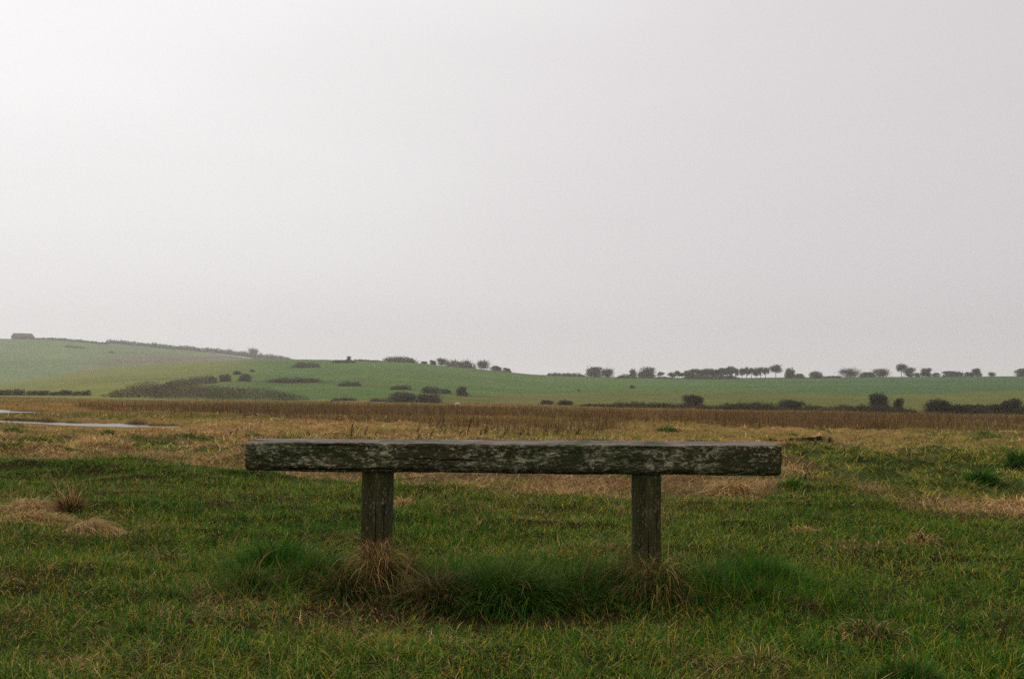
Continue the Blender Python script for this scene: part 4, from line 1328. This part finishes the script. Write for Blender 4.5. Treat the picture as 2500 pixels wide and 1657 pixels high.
for f in ((0, 1, 2, 3), (4, 5, 1, 0), (5, 6, 2, 1), (6, 7, 3, 2), (7, 4, 0, 3)):
    bm.faces.new([vs[i] for i in f])
me = bpy.data.meshes.new('door'); bm.to_mesh(me); bm.free(); me.materials.append(simple_mat('dark_boards', (.04, .03, .025)))
o = bpy.data.objects.new('door', me); COL.objects.link(o); o.parent = barn

pt, rt = hit(1149, 968)
sc = rt / F
bm = bmesh.new()
tw_, td_, th_ = 10 * sc, 4 * sc, 4.2 * sc
outer = [(-.5, -.5), (.5, -.5), (.5, .5), (-.5, .5)]
b0 = [bm.verts.new((x * tw_ * .85, y * td_ * .85, 0)) for x, y in outer]
b1 = [bm.verts.new((x * tw_, y * td_, th_)) for x, y in outer]
b2 = [bm.verts.new((x * tw_ * .9, y * td_ * .8, th_)) for x, y in outer]
b3 = [bm.verts.new((x * tw_ * .8, y * td_ * .7, th_ * .3)) for x, y in outer]
for r_a, r_b in ((b0, b1), (b1, b2), (b2, b3)):
    for i in range(4):
        bm.faces.new([r_a[i], r_a[(i + 1) % 4], r_b[(i + 1) % 4], r_b[i]])
bm.faces.new(b3); bm.faces.new(b0[::-1])
me = bpy.data.meshes.new('trough'); bm.to_mesh(me); bm.free(); me.materials.append(MAT_BLUE)
o = bpy.data.objects.new('trough', me); COL.objects.link(o); o.location = (pt[0], pt[1], pt[2] - .05)
tag(o, 'tiny blue grey trough in the green field beside the lone round tree', 'trough')

# pale stone on the marsh
ps, rs = hit(1117, 990)
scs = rs / F
bm = bmesh.new()
bmesh.ops.create_icosphere(bm, subdivisions=3, radius=1.0)
for v in bm.verts:
    k = 1 + .22 * math.sin(v.co.x * 5.2 + v.co.z * 2) + .10 * math.sin(v.co.y * 9 + v.co.x * 3)
    v.co = Vector((v.co.x * 8 * scs * (1 + .1 * math.sin(v.co.z * 6)), v.co.y * 4 * scs * k, v.co.z * 3.2 * scs * k))
me = bpy.data.meshes.new('stone'); bm.to_mesh(me); bm.free(); me.materials.append(simple_mat('pale_stone', (.62, .52, .40), .9, 4, .12))
o = bpy.data.objects.new('stone', me); COL.objects.link(o); o.location = (ps[0], ps[1], float(terrain(ps[0], ps[1])) + .22)
tag(o, 'small cream stone lying at the far edge of the marsh near the twin thickets', 'stone')

# pale chalk track slanting down the far hill
line = [(512, 861), (540, 866), (575, 870.5), (612, 875.5)]
L_ = []
for (a, b) in line:
    p, r = hit(a, b); L_.append((p, r))
V = []
for p, r in L_:
    for dy in (-14, 14):
        x, y = p[0], p[1] + dy
        V.append((x, y, float(terrain(x, y)) + .7))
q = [(2 * i, 2 * i + 2, 2 * i + 3, 2 * i + 1) for i in range(len(L_) - 1)]
o = build('path', V, quads=q, mat=simple_mat('chalk', (.34, .31, .24), .95, .1, .15))
o['kind'] = 'structure'

# ------------------------------------------------------------------ sky and light
SUN_EL, SUN_AZ = math.radians(46), math.radians(-48)     # azimuth from +Y towards +X
sun_dir = Vector((math.cos(SUN_EL) * math.sin(SUN_AZ), math.cos(SUN_EL) * math.cos(SUN_AZ), math.sin(SUN_EL)))
world = bpy.data.worlds.new('World')
scene.world = world
world.use_nodes = True
nt = world.node_tree
nt.nodes.clear()
N, Lk = nt.nodes, nt.links
out = N.new('ShaderNodeOutputWorld'); bg = N.new('ShaderNodeBackground')
bg.inputs['Strength'].default_value = 0.1
sky = N.new('ShaderNodeTexSky'); sky.sky_type = 'NISHITA'; sky.sun_disc = False
sky.sun_elevation = SUN_EL; sky.sun_rotation = SUN_AZ
hs = N.new('ShaderNodeHueSaturation'); hs.inputs['Saturation'].default_value = .12; hs.inputs['Value'].default_value = 1.0
Lk.new(sky.outputs[0], hs.inputs['Color'])
tc = N.new('ShaderNodeTexCoord')
dot = N.new('ShaderNodeVectorMath'); dot.operation = 'DOT_PRODUCT'; dot.inputs[1].default_value = sun_dir
nrm = N.new('ShaderNodeVectorMath'); nrm.operation = 'NORMALIZE'
Lk.new(tc.outputs['Generated'], nrm.inputs[0]); Lk.new(nrm.outputs[0], dot.inputs[0])
# cloud cover: soft blotches
nz_ = N.new('ShaderNodeTexNoise'); nz_.inputs['Scale'].default_value = 1.6; nz_.inputs['Detail'].default_value = 3
mp = N.new('ShaderNodeMapping'); mp.inputs['Scale'].default_value = (1, 1, 4.5)
Lk.new(nrm.outputs[0], mp.inputs['Vector']); Lk.new(mp.outputs[0], nz_.inputs['Vector'])
ad = N.new('ShaderNodeMath'); ad.operation = 'MULTIPLY_ADD'; ad.inputs[1].default_value = .17
Lk.new(nz_.outputs['Fac'], ad.inputs[0]); Lk.new(dot.outputs['Value'], ad.inputs[2])
ramp = N.new('ShaderNodeValToRGB')
Lk.new(ad.outputs[0], ramp.inputs['Fac'])
cr = ramp.color_ramp
cr.interpolation = 'B_SPLINE'
els = [(0.0, (.50, .49, .50)), (.30, (.555, .525, .54)), (.50, (.60, .575, .585)), (.68, (.66, .64, .645)), (.82, (.76, .75, .75)), (.93, (.85, .845, .842)), (1.0, (.90, .895, .89))]
cr.elements[0].position = 0; cr.elements[0].color = (*els[0][1], 1)
cr.elements[1].position = 1; cr.elements[1].color = (*els[-1][1], 1)
for ps, c in els[1:-1]:
    x = cr.elements.new(ps); x.color = (*c, 1)
sc10 = N.new('ShaderNodeVectorMath'); sc10.operation = 'SCALE'; sc10.inputs['Scale'].default_value = 11.9
Lk.new(ramp.outputs['Color'], sc10.inputs[0])
mx = N.new('ShaderNodeMix'); mx.data_type = 'RGBA'; mx.inputs['Factor'].default_value = .93
Lk.new(hs.outputs[0], mx.inputs[6]); Lk.new(sc10.outputs[0], mx.inputs[7])
sep = N.new('ShaderNodeSeparateXYZ'); Lk.new(nrm.outputs[0], sep.inputs[0])
lowb = N.new('ShaderNodeMapRange'); lowb.interpolation_type = 'SMOOTHSTEP'
lowb.inputs['From Min'].default_value = .075; lowb.inputs['From Max'].default_value = .015
lowb.inputs['To Min'].default_value = 1.0; lowb.inputs['To Max'].default_value = 1.16
Lk.new(sep.outputs['Z'], lowb.inputs['Value'])
warm = N.new('ShaderNodeVectorMath'); warm.operation = 'SCALE'
Lk.new(mx.outputs[2], warm.inputs[0]); Lk.new(lowb.outputs['Result'], warm.inputs['Scale'])
tint_ = N.new('ShaderNodeVectorMath'); tint_.operation = 'MULTIPLY'; tint_.inputs[1].default_value = (1.0, .988, .992)
Lk.new(warm.outputs[0], tint_.inputs[0])
Lk.new(tint_.outputs[0], bg.inputs['Color']); Lk.new(bg.outputs[0], out.inputs['Surface'])

sd = bpy.data.lights.new('sun', 'SUN')
sd.energy = 0.9; sd.angle = math.radians(25); sd.color = (1, .97, .93)
so = bpy.data.objects.new('sun', sd); COL.objects.link(so)
so.rotation_euler = (-sun_dir).to_track_quat('-Z', 'Y').to_euler()
so.location = (0, 0, 60)

# ------------------------------------------------------------------ haze
bm = bmesh.new()
bmesh.ops.create_cube(bm, size=1.0)
me = bpy.data.meshes.new('haze'); bm.to_mesh(me); bm.free()
m, nt, out = nodes_of('haze_air')
pv = nt.nodes.new('ShaderNodeVolumePrincipled')
pv.inputs['Color'].default_value = (.93, .92, .92, 1)
pv.inputs['Density'].default_value = .00034
pv.inputs['Anisotropy'].default_value = .2
nt.links.new(pv.outputs[0], out.inputs['Volume'])
me.materials.append(m)
hz = bpy.data.objects.new('haze', me); COL.objects.link(hz)
zmax = float(GV[:, 2].max()) + 14; zmin = float(min(GV[:, 2].min(), -.95)) - 1.0
hz.scale = (4200, 4200, zmax - zmin)
hz.location = (0, 0, (zmax + zmin) / 2)
hz['kind'] = 'stuff'

# ------------------------------------------------------------------ render settings
scene.view_settings.view_transform = 'Standard'
scene.view_settings.look = 'None'
scene.view_settings.exposure = 0
scene.view_settings.gamma = 1
c = scene.cycles
c.max_bounces = 6; c.diffuse_bounces = 2; c.glossy_bounces = 2; c.transmission_bounces = 3; c.transparent_max_bounces = 4
c.volume_bounces = 1
c.use_denoising = False
c.sample_clamp_indirect = 4
